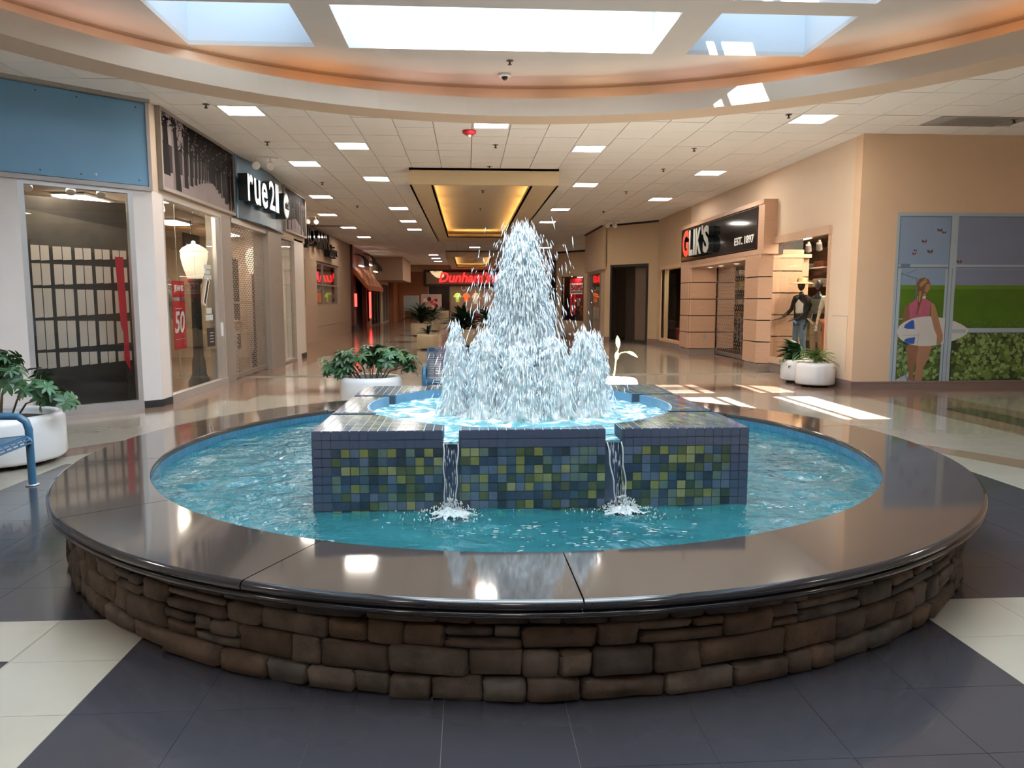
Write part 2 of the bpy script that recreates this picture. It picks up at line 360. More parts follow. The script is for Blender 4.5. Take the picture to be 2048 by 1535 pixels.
# ring fascia with its light cove
M_fas=mat('ring_tan_paint',(.60,.46,.34),.6,.03,2)
ring=MB(); ring.lathe([(6.42,4.40),(6.96,4.40),(6.96,4.60),(7.06,4.60),(7.06,5.05),(7.0,5.05),(7.0,4.97),(6.97,4.94),(6.97,4.5),(6.5,4.5),(6.5,4.66),(6.42,4.66)],(*RC,0),M_fas,n=120,closed=True,smooth=False)
ring.obj('trim_1',kind='structure')
# skylight ceiling
openX=[(-3.68,-2.02),(-1.57,2.56),(3.03,4.70)]; openY=[(.0,1.45),(1.9,3.35),(3.8,5.15),(5.55,8.76),(9.15,10.64)]
ys=[-4]+[v for p in openY for v in p]+[15]; up=MB()
up.box(-9,-4,5.0,-3.68,15,5.06,M_upper); up.box(4.70,-4,5.0,10,15,5.06,M_upper)
for a,b in((-2.02,-1.57),(2.56,3.03)):
    for c,d in openY: up.box(a,c,5.0,b,d,5.06,M_upper)
for a,b in zip(ys[0::2],ys[1::2]):
    up.box(-3.68,a,5.0,4.70,b,5.06,M_upper)
up.obj('ceiling.001',kind='structure')
M_mull=mat('white_mullion',(.75,.78,.8),.5,.03)
# one tall white roof monitor above the beams; its glazing is a strip on the viewer's side of the roof
S=struct('window_20'); HM=7.0; gx0,gx1,gy0,gy1=-2.5,3.3,4.8,9.32
w=MB(); w.box(-3.78,-.1,5.06,-3.68,10.74,HM,M_well); w.box(4.70,-.1,5.06,4.80,10.74,HM,M_well); w.box(-3.68,10.64,5.06,4.70,10.74,HM,M_well); w.box(-3.68,-.1,5.06,4.70,0,HM,M_well)
for a,b in((-2.02,-1.57),(2.56,3.03)): w.box(a,0,5.06,b,10.64,5.95,M_well)
for a,b in zip(ys[2:-1:2],ys[3:-1:2]):
    for c,d in openX: w.box(c,a,5.06,d,b,5.25,M_well)
w.box(-3.78,-.1,HM,gx0,10.74,HM+.1,M_well); w.box(gx1,-.1,HM,4.8,10.74,HM+.1,M_well); w.box(gx0,-.1,HM,gx1,.3,HM+.1,M_well); w.box(gx0,4.6,HM,gx1,gy0,HM+.1,M_well); w.box(gx0,gy1,HM,gx1,10.74,HM+.1,M_well)
w.obj('window_well',S)
for x in(-2.0,-.8,.4,1.6,2.8): b=MB(); b.box(x-.04,gy0,HM,x+.04,gy1,HM+.08,M_mull); b.obj('window_frame',S)
M_fill=bpy.data.materials.new('fill_panel'); M_fill.use_nodes=True; _n=M_fill.node_tree; _n.nodes.clear(); _o=_n.nodes.new('ShaderNodeOutputMaterial'); _t=_n.nodes.new('ShaderNodeBsdfTranslucent'); _t.inputs[0].default_value=(.58,.62,.64,1); _n.links.new(_t.outputs[0],_o.inputs[0])
for k in range(5):
    x=gx0+k*(gx1-gx0)/5; b=MB(); b.add([(x,.3,HM+.05),(x+(gx1-gx0)/5,.3,HM+.05),(x+(gx1-gx0)/5,4.6,HM+.05),(x,4.6,HM+.05)],[(0,1,2,3)],M_fill); b.obj('window_pane',S,label='unseen translucent roof panel added for soft fill light')  # unseen translucent panels, added to brighten the viewer's side of the jets
xs_=[gx0,-2.0,-.8,.4,1.6,2.8,gx1]
for a,c in zip(xs_,xs_[1:]): b=MB(); b.box(a+.04,gy0,HM+.03,c-.04,gy1,HM+.04,M_skyg); b.obj('window_pane',S)
# cove tubes
cv=[thing('cove_light','ring of warm tube lamps hidden in the cove above the round tan soffit','light',(RC[0],RC[1],4.5))]
E_c=[emis('tube_orange',(1,.50,.20),COVE_E),emis('tube_pink',(1,.72,.62),COVE_E*.9),emis('tube_warm',(1,.74,.52),COVE_E)]
random.seed(3); NS=30
seq=[1,0,0,2,0,1,2,1,1,0,2,1,1,0,2,2,0,1,0,0,2,1,0,1,2,0,0,1,2,1]
for k in range(NS):
    a=2*PI*k/NS+.03; b=MB(); 
    pts=[(6.72*math.cos(a+s*(2*PI/NS-.04)/3),6.72*math.sin(a+s*(2*PI/NS-.04)/3),.05) for s in range(4)]
    b.tube(pts,.02,E_c[seq[k]],6); b.obj('tube_lamp',cv[0],label='orange tube lamp' if seq[k]==0 else 'pinkish white tube lamp')
# tray soffits in the corridor
M_soff=mat('tray_tan',(.68,.53,.33),.6,.03,2); M_trayin=mat('tray_ceiling',(.60,.50,.36),.7,.05,2)
for k,(x0,y0,x1,y1) in enumerate(TRAYS):
    S=struct('trim_%d'%(k+2)); s=MB(); z0=4.19; ia,ib=x0+.52,x1-.62; ja,jb=y0+.12,y1-2.2
    s.box(x0,y0,z0,x1,ja,4.58,M_soff); s.box(x0,jb,z0,x1,jb+.05,4.33,M_soff); s.box(x0,jb,z0,x1,y1,z0+.04,M_soff); s.box(x0,y1-.05,z0,x1,y1,4.6,M_soff)
    s.box(x0,ja,z0,ia,jb,z0+.04,M_soff); s.box(ib,ja,z0,x1,jb,z0+.04,M_soff); s.box(ia-.04,ja,z0,ia,jb,z0+.13,M_soff); s.box(ib,ja,z0,ib+.04,jb,z0+.13,M_soff)
    s.box(x0,ja,z0,x0+.05,y1,4.6,M_soff); s.box(x1-.05,ja,z0,x1,y1,4.6,M_soff); s.box(x0,y0,4.5,x1,y1,4.66,M_trayin); s.obj('soffit_box',S)
    T=thing('tray_light','warm tube lamps inside the %s lit ceiling tray'%('nearer, larger' if k==0 else 'farther, smaller'),'light',(0,0,0))
    nt=7 if k==0 else 5
    for q in range(nt):
        a=ja+(jb-ja)*q/nt+.15; b_=ja+(jb-ja)*(q+1)/nt-.15
        for x in(ia-.2,ib+.2):
            b=MB(); b.tube([(x,a,z0+.08),(x,b_,z0+.08)],.018,M_tray,6); b.obj('tube_lamp',T)
    b=MB(); b.tube([(ia+.1,jb+.25,z0+.08),(ib-.1,jb+.25,z0+.08)],.018,M_tray,6); b.obj('tube_lamp',T)
# ceiling lights
ORD=['nearest','second','third','fourth','fifth','sixth','seventh','eighth','ninth','tenth','eleventh','twelfth']
b=MB(); h=CT/2-.008; d=.035
for q in((-h,-h,h,-h+d),(-h,h-d,h,h),(-h,-h+d,-h+d,h-d),(h-d,-h+d,h,h-d)): b.box(q[0],q[1],-.004,q[2],q[3],.02,mat('light_frame_white',(.8,.78,.75),.5))
fr=b.mesh('frame'); b=MB(); b.box(-h+d,-h+d,.006,h-d,h-d,.018,M_light); df=b.mesh('diffuser')
for rn,k,c in lights:
    t=thing('ceiling_light',f'square ceiling light panel, {ORD[k]} of the {rn}','light',(c[0],c[1],CZ),0,'square ceiling light panels')
    link('frame',fr,t); link('diffuser',df,t)
for v,lab in VENTS:
    t=thing('ceiling_vent',lab,'vent',((v[0]+v[2])/2,(v[1]+v[3])/2,CZ)); w=(v[2]-v[0])/2; hh=(v[3]-v[1])/2; mm=mat('vent_grey',(.36,.33,.31),.6)
    b=MB(); 
    for q in((-w,-hh,w,-hh+.03),(-w,hh-.03,w,hh),(-w,-hh,-w+.03,hh),(w-.03,-hh,w,hh)): b.box(q[0],q[1],-.006,q[2],q[3],.02,mm)
    b.obj('frame',t)
    for k in range(12):
        b=MB(); yy=-hh+.05+k*(2*hh-.1)/11; b.box(-w+.03,yy-.012,-.003,w-.03,yy+.012,.01,mm); b.obj('slat',t)
# sprinklers
sp=MB(); ms=mat('sprinkler_metal',(.12,.11,.1),.4,metal=.6)
sp.lathe([(.0,.0),(.05,0),(.05,-.008),(0,-.008)],(0,0,0),ms,12,smooth=False); spm=sp.mesh('escutcheon')
s2=MB(); s2.lathe([(0,-.008),(.012,-.01),(.012,-.04),(.03,-.055),(.03,-.06),(0,-.06)],(0,0,0),ms,8); s2m=s2.mesh('head')
SPR=[(-3.9,11.9,CZ,'left of the first left ceiling light'),(5.1,12.0,CZ,'just beside the first ceiling light of the outer right row'),(-3.7,14.6,CZ,'in front of the blue curved sign'),(.55,14.6,CZ,'below the red ceiling alarm'),(.5,16.9,CZ,'just before the lit ceiling tray'),
 (.42,20.2,4.5,'nearer one inside the lit ceiling tray'),(.42,24,4.5,'farther one inside the lit ceiling tray'),(4.4,14.7,CZ,'between the two right light rows, near'),(4.4,17,CZ,'between the two right light rows, farther'),(-3.6,19.4,CZ,'past the second left light'),(8.9,12.1,CZ,'right of the grey ceiling grille'),
 (-3.4,24,CZ,'in front of the craft store'),(4.3,20.5,CZ,'above the dark portal sign'),(4.5,25,CZ,'above the closed dark storefront'),(.45,9.7,5.0,'on the plaster beam beyond the skylight'),(7.0-1.6,6.9,5.0,'on the plaster ceiling at far right, top of the view')]
SPR[14]=(.62,11.05,5.0,SPR[14][3])
for x,y,z,l in SPR:
    t=thing('sprinkler','small fire sprinkler head '+l,'sprinkler',(x,y,z),0,'fire sprinkler heads'); link('escutcheon',spm,t); link('head',s2m,t)
t=thing('camera_dome','small round white security camera on the plaster between skylight and ring','camera',(.58,11.7,5.0))
b=MB(); b.lathe([(0,0),(.1,0),(.1,-.03),(.06,-.04),(0,-.04)],(0,0,0),mat('white_plastic',(.75,.75,.73),.4),20); b.obj('mount',t); b=MB(); b.lathe([(.05,-.04),(.045,-.06),(.025,-.085),(0,-.09)],(0,0,0),M_black,14); b.obj('lens',t)
t=thing('fire_alarm','red fire alarm strobe hanging from the ceiling grid','alarm',(.05,13.45,CZ))
b=MB(); b.lathe([(0,0),(.12,0),(.12,-.04),(.07,-.07),(0,-.07)],(0,0,0),M_red,18); b.obj('housing',t); b=MB(); b.lathe([(.035,-.07),(.03,-.1),(0,-.105)],(0,0,0),M_wprint,12); b.obj('strobe_lens',t)

# ================================================================ FOUNTAIN
FC=(.385,6.03); RO=3.27; RI=2.69; RIM=.47; WZ=.368; RS=RO-.10
FT=thing('fountain','large round fountain with polished dark stone rim, rough stone base and blue-green tiled square tier','fountain',(FC[0],FC[1],0))
M_gran=mat('polished_granite',(.055,.042,.036),.07,.45,140,spec=.6,coat=.5); M_edge=mat('dark_granite_edge',(.02,.02,.024),.1,.2,60,coat=.6)
st=[271,246,218,190,162,134,107,80,54,33,12]
sa=sorted([a%360 for a in st]); sa=sorted(set(sa))
for i,a in enumerate(sa):
    b_=sa[(i+1)%len(sa)]+(360 if i==len(sa)-1 else 0); g=.12
    a0,a1=R(a+g/2),R(b_-g/2)
    b=MB(); n=max(4,int((b_-a)/1.5))
    b.lathe([(RI+.006,RIM),(RO-.022,RIM)],(0,0,0),M_gran,n,a0=a0,a1=a1,smooth=False); b.lathe([(RI,RIM-.03),(RI,RIM-.006),(RI+.006,RIM)],(0,0,0),M_gran,n,a0=a0,a1=a1); b.lathe([(RO-.022,RIM),(RO-.008,RIM-.006),(RO,RIM-.02),(RO-.003,RIM-.034)],(0,0,0),M_edge,n,a0=a0,a1=a1)
    b.lathe([(RO-.003,RIM-.034),(RO-.014,RIM-.043),(RI,RIM-.043),(RI,RIM-.03)],(0,0,0),M_gran,n,a0=a0,a1=a1,smooth=False)
    b.obj('coping_slab',FT,label='polished dark brown granite slab of the rim')
b=MB(); b.lathe([(RO-.01,RIM-.05),(RO-.002,RIM-.06),(RO-.012,RIM-.074),(RO-.04,RIM-.08),(RO-.1,RIM-.08),(RO-.1,RIM-.046),(RO-.02,RIM-.046)],(0,0,0),M_edge,120,closed=True); b.obj('edge_molding',FT)
b=MB(); b.lathe([(RO-.16,0),(RO-.16,RIM-.05),(RI+.0,RIM-.05),(RI,0)],(0,0,0),mat('dark_mortar',(.035,.027,.022),.9),120,closed=True,smooth=False); b.obj('base_wall',FT)
# ledge stones
ST=stone_mat(); random.seed(11); stones=[]
bands=[(.0,.098),(.103,.222),(.227,.322),(.327,.392)]
def stone_cells():
    for bi,(z0,z1) in enumerate(bands):
        a=0; tot=2*PI*RS
        while a<tot-.08:
            w=random.uniform(.12,.32) if random.random()<.8 else random.uniform(.3,.42); w=min(w,tot-a)
            if tot-a-w<.1: w=tot-a
            r=random.random()
            if bi in(1,2) and r<.38:
                zs=z0+(z1-z0)*random.uniform(.38,.62); c=random.random()
                yield a,a+w,z0,zs-.004
                if c<.5 and w>.22:
                    s=random.uniform(.35,.65)*w; yield a,a+s-.004,zs+.004,z1; yield a+s+.004,a+w,zs+.004,z1
                else: yield a,a+w,zs+.004,z1
            elif r>.8 and w>.26:
                s=random.uniform(.4,.6)*w; d=random.uniform(-.012,.012); yield a,a+s-.004,z0,z1+d; yield a+s+.004,a+w,z0,z1-d
            else: yield a,a+w,z0,z1+random.uniform(-.008,.006)
            a+=w+.005
cells=list(stone_cells())
def stone(mb,u0,u1,z0,z1):
    nu=5 if u1-u0>.2 else 4; nz=4; rb=RO-.158; pr=random.uniform(.05,.066); vs=[]; tilt=random.uniform(-.012,.012); ph=random.uniform(0,50)
    US=[0,.06,.36,.64,.94,1] if nu==5 else [0,.09,.5,.91,1]; ZS=[0,.13,.5,.87,1]
    for i in range(nu+1):
        for j in range(nz+1):
            fu=US[i]; fz=ZS[j]; eu=min(fu,1-fu)*(u1-u0); ez=min(fz,1-fz)*(z1-z0)
            e=min(1,min(eu/.009,ez/.009)); 
            cu=u0+(u1-u0)*fu; cz=z0+(z1-z0)*fz
            if 0<i<nu: cu+=random.uniform(-.006,.006)
            nn=noise.noise((cu*7+ph,cz*9,ph)); nl=noise.noise((cu*5,ph,bool(j)*3.)) 
            if i in(0,nu): cz+=(.012 if j==0 else -.012 if j==nz else 0); cu+=noise.noise((ph,cz*14,i))*.010
            if j in(0,nz): cz+=nl*.016+(0.003 if j==0 else -.003)
            rr=rb+pr*(.74+.26*e)+nn*.018*e+tilt*(fz-.5)
            th=cu/RS; vs.append((rr*math.cos(th),rr*math.sin(th),cz))
    k=nz+1; fs=[(i*k+j,(i+1)*k+j,(i+1)*k+j+1,i*k+j+1) for i in range(nu) for j in range(nz)]
    bd=[i*k for i in range(nu+1)]+[nu*k+j for j in range(1,nz+1)]+[i*k+nz for i in range(nu-1,-1,-1)]+[j for j in range(nz-1,0,-1)]
    base=len(vs)
    for q in bd:
        x,y,z=vs[q]; l=math.hypot(x,y); vs.append((x/l*(rb-.01),y/l*(rb-.01),z))
    m=len(bd); fs+=[(bd[i],bd[(i+1)%m],base+(i+1)%m,base+i) for i in range(m)]
    mb.add(vs,fs,ST,True)
def svis(c):
    th=(c[0]+c[1])/2/RS; x=FC[0]+RS*math.cos(th); y=FC[1]+RS*math.sin(th)
    f=-(math.cos(th)*x+math.sin(th)*y)/math.hypot(x,y)
    return f*(c[1]-c[0])*(c[3]-c[2])*(1 if f>0 else 0)/max(.5,y)
cells.sort(key=lambda c:-svis(c)); rest=MB()
for k,c in enumerate(cells):
    if k<300: b=MB(); stone(b,*c); b.obj('stone',FT)
    else: stone(rest,*c)
rest.obj('ledge_stones',FT,kind='stuff')
# basin: floor and wall lined with small tiles
M_basin=mat('teal_basin',(.03,.28,.34),.5,.25,1.5); M_btile=mat('basin_tile_blue',(.05,.16,.25),.15,.3,9)
b=MB(); b.lathe([(0,.08),(RI,.08)],(0,0,0),M_basin,96,smooth=False); b.obj('basin_floor',FT)
b=MB(); nt=308
for k in range(nt):
    a=2*PI*k/nt; 
    for z in(.265,.32,.375):
        if z<.3: continue
        c,s=math.cos(a),math.sin(a); w=.0255; r=RI-.004
        p=[(r*c+w*s,r*s-w*c),(r*c-w*s,r*s+w*c),((r+.006)*c-w*s,(r+.006)*s+w*c),((r+.006)*c+w*s,(r+.006)*s-w*c)]
        b.prism(p,z,z+.051,M_btile)
b.obj('basin_wall_tiles',FT,kind='stuff')
b=MB(); b.lathe([(RI-.001,.08),(RI-.001,RIM-.04)],(0,0,0),mat('blue_grout',(.04,.09,.13),.7),120,smooth=False); b.obj('basin_wall',FT)
# square tier (coordinates relative to the fountain centre)
BX0,BX1,BY0,BY1=-1.305,1.32,-1.61,.75; BT=.855; PC=(0,-.43); PR=1.12; TS=.0552
M_bgrout=mat('tier_grout',(.035,.055,.085),.8,.1)
PAL=[((.05,.09,.13),3),((.035,.06,.10),3),((.10,.15,.13),4),((.075,.10,.05),3),((.17,.19,.07),3),((.22,.24,.12),2),((.04,.07,.05),3),((.09,.13,.19),4),((.025,.045,.06),3)]
MT=[]; 
for i,(c,wt) in enumerate(PAL): MT+=[mat(f'mosaic_{i}',c,.16,.3,14,coat=.2)]*wt
M_edget=mat('mosaic_border_slate',(.065,.085,.135),.14,.12,9,coat=.5); M_inner=mat('tier_inner_blue',(.10,.22,.33),.25,.1,6)
TR=thing  # alias kept short
tier=bpy.data.objects.new('tiled_tier',None); COL.objects.link(tier); tier.parent=FT
SL=.098; cf=.88/2  # slots run at +-cf from centre on each side
fx=[-.475,.475]
def seg_solid(px,z0,z1): pass
body=MB()
# corner and middle blocks, each a polygon with a concave inner side
def arc_pts(a0,a1,n=8): return [(PC[0]+PR*math.cos(R(a0+(a1-a0)*i/n)),PC[1]+PR*math.sin(R(a0+(a1-a0)*i/n))) for i in range(n+1)]
sl=SL/2; gx=.49; gy=.49; cy0=PC[1]
blocks=[]
def ang_at_x(x,sgn): # angle on circle with given x
    return math.degrees(math.atan2(sgn*math.sqrt(PR*PR-(x-PC[0])**2),x-PC[0]))
def ang_at_y(y,sgn): return math.degrees(math.atan2(y-PC[1],sgn*math.sqrt(PR*PR-(y-PC[1])**2)))
xl,xr=-gx,gx; yb,yt=cy0-gy,cy0+gy
B_=[]
# middles
def mk(outer,a0,a1,n=10): return outer+arc_pts(a0,a1,n)
B_.append(mk([(xl+sl,BY0),(xr-sl,BY0)],ang_at_x(xr-sl,-1),ang_at_x(xl+sl,-1)))
B_.append(mk([(xr-sl,BY1),(xl+sl,BY1)],ang_at_x(xl+sl,1),ang_at_x(xr-sl,1)))
B_.append(mk([(BX1,yb+sl),(BX1,yt-sl)],ang_at_y(yt-sl,1),ang_at_y(yb+sl,1)))
a0=ang_at_y(yb+sl,-1)%360; a1=ang_at_y(yt-sl,-1)%360
B_.append(mk([(BX0,yt-sl),(BX0,yb+sl)],a0,a1))
# corners
B_.append([(BX1,yb-sl)]+arc_pts(ang_at_y(yb-sl,1),ang_at_x(xr+sl,-1),10)+[(xr+sl,BY0),(BX1,BY0)])
B_.append([(BX0,BY0),(xl-sl,BY0)]+arc_pts(ang_at_x(xl-sl,-1)%360,ang_at_y(yb-sl,-1)%360,10)+[(BX0,yb-sl)])
B_.append([(BX0,BY1),(BX0,yt+sl)]+arc_pts(ang_at_y(yt+sl,-1)%360,ang_at_x(xl-sl,1),10)+[(xl-sl,BY1)])
B_.append([(BX1,BY1),(xr+sl,BY1)]+arc_pts(ang_at_x(xr+sl,1),ang_at_y(yt+sl,1),10)+[(BX1,yt+sl)])
for P in B_: body.prism(P,.08,BT-.006,M_bgrout)
# lower walls behind the slots and inner pool bottom
SZ=.765
for x in(xl,xr):
    body.box(x-sl,BY0+.035,.08,x+sl,BY0+.28,SZ,M_edget); body.box(x-sl,BY1-.25,.08,x+sl,BY1-.03,SZ,M_edget)
for y in(yb,yt):
    body.box(BX0+.035,y-sl,.08,BX0+.3,y+sl,SZ,M_edget); body.box(BX1-.3,y-sl,.08,BX1-.035,y+sl,SZ,M_edget)
body.lathe([(0,.6),(PR+.03,.6)],(*PC,0),M_basin,40,smooth=False)
body.obj('tier_body',tier)
b=MB()
for P in B_: b.prism(P,BT-.0062,BT-.003,mat('light_grout',(.26,.33,.36),.7,.1))
b.obj('top_grout',tier)
b=MB()
for P in B_: # inner lining
    pts=[p for p in P if abs(math.hypot(p[0]-PC[0],p[1]-PC[1])-PR)<.002]
    for p,q in zip(pts,pts[1:]):
        k=.99; c=lambda w,f:(PC[0]+(w[0]-PC[0])*f,PC[1]+(w[1]-PC[1])*f)
        b.prism([p,q,c(q,k),c(p,k)],.6,BT-.002,M_inner)
b.obj('inner_lining',tier)
# mosaic tiles: front face, sides, back, tops
tiles=[]; random.seed(21)
def inslot(c,s): return any(abs(c-v)<sl-.002 for v in s)
nfx=48; tw=(BX1-BX0)/nfx; rows=[BT-.001-.0535*(k+1) for k in range(10)]
for k,z in enumerate(rows):
    for i in range(nfx):
        x0=BX0+i*tw; x1=x0+tw; edge=k<2 or i<2 or i>=nfx-2; m=M_edget if edge else random.choice(MT)
        for a,c in ((x0,x1),):
            # clip against slots
            segs=[(a,c)]
            for v in(xl,xr):
                ns=[]
                for s0,s1 in segs:
                    if s1<=v-sl or s0>=v+sl: ns.append((s0,s1)); continue
                    if s0<v-sl: ns.append((s0,v-sl))
                    if s1>v+sl: ns.append((v+sl,s1))
                segs=ns
            for s0,s1 in segs:
                if s1-s0<.008: continue
                tiles.append(('f',(s0+.002,s1-.002,z+.002,z+.0535-.002),m,(1 if not edge else .8)*(s1-s0)*(1 if z>.31 else 0)))
nsy=43; ty=(BY1-BY0)/nsy
for sgn in(-1,1):
    for k,z in enumerate(rows):
        for i in range(nsy):
            y0=BY0+i*ty
            if inslot(y0+ty/2,(yb,yt)): continue
            m=M_edget if k<2 or i<2 or i>=nsy-2 else random.choice(MT); tiles.append(('s',(sgn,y0+.002,y0+ty-.002,z+.002,z+.052),m,-1))
for k,z in enumerate(rows[:4]):
    for i in range(nfx):
        if not inslot(BX0+(i+.5)*tw,(xl,xr)): tiles.append(('b',(BX0+i*tw+.002,BX0+(i+1)*tw-.002,z+.002,z+.052),random.choice(MT),-1))
for i in range(nfx):
    for j in range(nsy):
        x0=BX0+i*tw; y0=BY0+j*ty; p=rect(x0,y0,x0+tw,y0+ty); cx,cy=x0+tw/2,y0+ty/2; d=math.hypot(cx-PC[0],cy-PC[1])
        if d<PR-.06: continue
        if d<PR+.08:
            nx,ny=(cx-PC[0])/d,(cy-PC[1])/d; p=clip(p,PC[0]+nx*(PR+.004),PC[1]+ny*(PR+.004),nx,ny)
        ps=[p] if len(p)>2 else []
        if abs(cy-PC[1])>.6 or abs(cx)<.7:
            for v in(xl,xr):
                ps=[q for w in ps for q in (clip(w,v-sl,0,-1,0),clip(w,v+sl,0,1,0)) if len(q)>2]
        if abs(cx)>.6:
            for v in(yb,yt):
                ps=[q for w in ps for q in (clip(w,0,v-sl,0,-1),clip(w,0,v+sl,0,1)) if len(q)>2]
        eb=min(i,nfx-1-i,j,nsy-1-j)<1; m=M_edget if eb else random.choice(MT)
        for q in ps:
            q=inset(q,.003)
            if q and area(q)>2e-5: tiles.append(('t',q,m,.28*area(q)/tw if cy<-.6 else 0))
tiles.sort(key=lambda t:-t[3]); rest=MB()
def tilegeo(mb,t):
    k,g,m=t[0],t[1],t[2]
    if k=='f': mb.box(g[0],BY0-.005,g[2],g[1],BY0+.002,g[3],m)
    elif k=='b': mb.box(g[0],BY1-.002,g[2],g[1],BY1+.004,g[3],m)
    elif k=='s':
        X_=BX0 if g[0]<0 else BX1; mb.box(min(X_,X_+g[0]*.005),g[1],g[3],max(X_,X_+g[0]*.005),g[2],g[4],m)
    else: mb.prism(g,BT-.006,BT,m)
for k,t in enumerate(tiles):
    if k<300: b=MB(); tilegeo(b,t); b.obj('mosaic_tile',tier)
    else: tilegeo(rest,t)
rest.obj('mosaic_tiling',tier,kind='stuff')

# ---------------------------------------------------------------- water
M_wout=water_mat('pool_water',(.006,.10,.135),.6,(.05,.25,.27),foam=.0,bs=8,bstr=1.0)
M_win=water_mat('upper_water',(.08,.34,.40),.75,(.26,.56,.60),foam=.52,fscale=5,bs=14,bstr=.9,tint=(.7,.95,.95))
FOAM=[(FC[0]+xl,4.2,.30),(FC[0]+xr,4.2,.30)]
def wh(x,y,amp):
    v=noise.noise((x*4.2,y*6.0,.3))*1.25+noise.noise((x*10,y*14,4.3))*.55+noise.noise((x*23,y*27,8.3))*.25
    return amp*v
w=MB(); nr,na=46,300; vs=[]
for i in range(nr+1):
    r=.9+(RI-.004-.9)*i/nr
    for k in range(na):
        a=2*PI*k/na; x=FC[0]+r*math.cos(a); y=FC[1]+r*math.sin(a)
        amp=.015
        near=min(math.hypot(x-f[0],(y-f[1])*.8) for f in FOAM)
        amp+=.016*math.exp(-(near/.22)**2)
        e=min(1,(RI-r)/.05)
        vs.append((x,y,WZ+wh(x,y,amp)*(.3+.7*e)))
w.add(vs,[(i*na+k,(i+1)*na+k,(i+1)*na+(k+1)%na,i*na+(k+1)%na) for i in range(nr) for k in range(na)],M_wout,True)
w.obj('pool_water',None,False,label='rippling teal water filling the round lower basin of the fountain',category='water',kind='stuff')
w=MB(); nr,na=40,160; vs=[]; JC=(FC[0]+.02,FC[1]+PC[1])
for i in range(nr+1):
    r=(PR-.008)*i/nr+.001
    for k in range(na):
        a=2*PI*k/na; x=FC[0]+PC[0]+r*math.cos(a); y=FC[1]+PC[1]+r*math.sin(a); d=math.hypot(x-JC[0],y-JC[1])
        amp=.010+.03*math.exp(-(d/.62)**2)
        vs.append((x,y,BT-.075+wh(x,y,amp)+.02*math.exp(-(d/.6)**4)))
w.add(vs,[(i*na+k,(i+1)*na+k,(i+1)*na+(k+1)%na,i*na+(k+1)%na) for i in range(nr) for k in range(na)],M_win,True)
for v in(xl,xr):   # water in the two front slots
    X_=FC[0]+v; w.box(X_-sl+.003,FC[1]+BY0+.02,SZ,X_+sl-.003,FC[1]+BY0+.33,SZ+.016,M_win)
for v in(yb,yt):
    Y_=FC[1]+v; w.box(FC[0]+BX0+.04,Y_-sl+.003,SZ,FC[0]+BX0+.33,Y_+sl-.003,SZ+.013,M_win); w.box(FC[0]+BX1-.33,Y_-sl+.003,SZ,FC[0]+BX1-.04,Y_+sl-.003,SZ+.013,M_win)
w.obj('upper_water',None,False,label='churning pale water in the raised tiled pool around the jets',category='water',kind='stuff')
M_froth=froth_mat('water_froth'); M_drop=mat('water_drop',(.8,.88,.92),.1,0,spec=.8,coat=.3)
M_fall=glass_mat('falling_water',(.86,.93,.95))
def drop(mb,p,s,l,d=(0,0,1),m=M_froth):
    d=Vector(d).normalized(); a=d.orthogonal().normalized(); b2=d.cross(a); p=Vector(p)
    mb.add([p+d*l,p-d*l*1.3,p+a*s,p+b2*s,p-a*s,p-b2*s],[(0,2,3),(0,3,4),(0,4,5),(0,5,2),(1,3,2),(1,4,3),(1,5,4),(1,2,5)],m,True)
random.seed(9)
def jet(label,cx,cy,h,prof,seed,nd=500,spread=.1,nz=90,na=48):
    T=thing('water_jet',label,'water jet',(cx,cy,BT-.08),0,'fountain jets'); b=MB(); vs=[]; rnd=random.Random(seed)
    def pr(t):
        for (t0,r0),(t1,r1) in zip(prof,prof[1:]):
            if t<=t1: return r0+(r1-r0)*(t-t0)/(t1-t0)
        return prof[-1][1]
    for i in range(nz+1):
        t=i/nz; z=h*t
        for k in range(na):
            a=2*PI*k/na; c,s=math.cos(a),math.sin(a)
            f=noise.noise((c*1.6+seed,s*1.6,z*2.2))*.35+noise.noise((c*4+seed,s*4,z*6))*.25+noise.noise((c*9,s*9+seed,z*16))*.22+noise.noise((c*18,s*18+seed,z*40))*.12
            r=pr(t)*(1+f*(1.0+.7*t)); r=max(r,.001)
            ox=noise.noise((seed,3,z*3))*.02*t; zz=z+noise.noise((c*5,s*5,seed))*.05*t
            vs.append((c*r*.93+ox,s*r*.93,zz))
    b.add(vs,[(i*na+k,i*na+(k+1)%na,(i+1)*na+(k+1)%na,(i+1)*na+k) for i in range(nz) for k in range(na)]+[tuple(nz*na+k for k in range(na))],M_froth,True)
    b.obj('water_column',T,False)
    d=MB()
    for q in range(nd):
        t=rnd.random()**.8; z=h*t*rnd.uniform(.9,1.05)+(.04 if t>.9 else 0); a=rnd.uniform(0,2*PI); r=pr(min(1,t))*(rnd.uniform(.82,1.12) if rnd.random()<.75 else rnd.uniform(1,1.35))+abs(rnd.gauss(0,spread))*(.12 if rnd.random()<.8 else .5)*(1.1-t*.6)
        sz=rnd.uniform(.002,.006); ln=sz*rnd.uniform(2,10)
        drop(d,(math.cos(a)*r,math.sin(a)*r,max(.02,z)),sz,ln,(math.cos(a)*rnd.uniform(0,.5),math.sin(a)*rnd.uniform(0,.5),-1),M_drop)
    # torn crown
    for q in range(int(16+h*12)):
        a=rnd.uniform(0,2*PI); r=pr(.93)*rnd.uniform(.2,1.2); z=h*rnd.uniform(.9,1.0); l=rnd.uniform(.02,.055)
        drop(d,(math.cos(a)*r,math.sin(a)*r,z),rnd.uniform(.006,.014),l,(math.cos(a)*.45+rnd.uniform(-.2,.2),math.sin(a)*.45,1))
    d.obj('droplets',T,False,kind='stuff')
JX,JY=FC[0]+.02,FC[1]+PC[1]
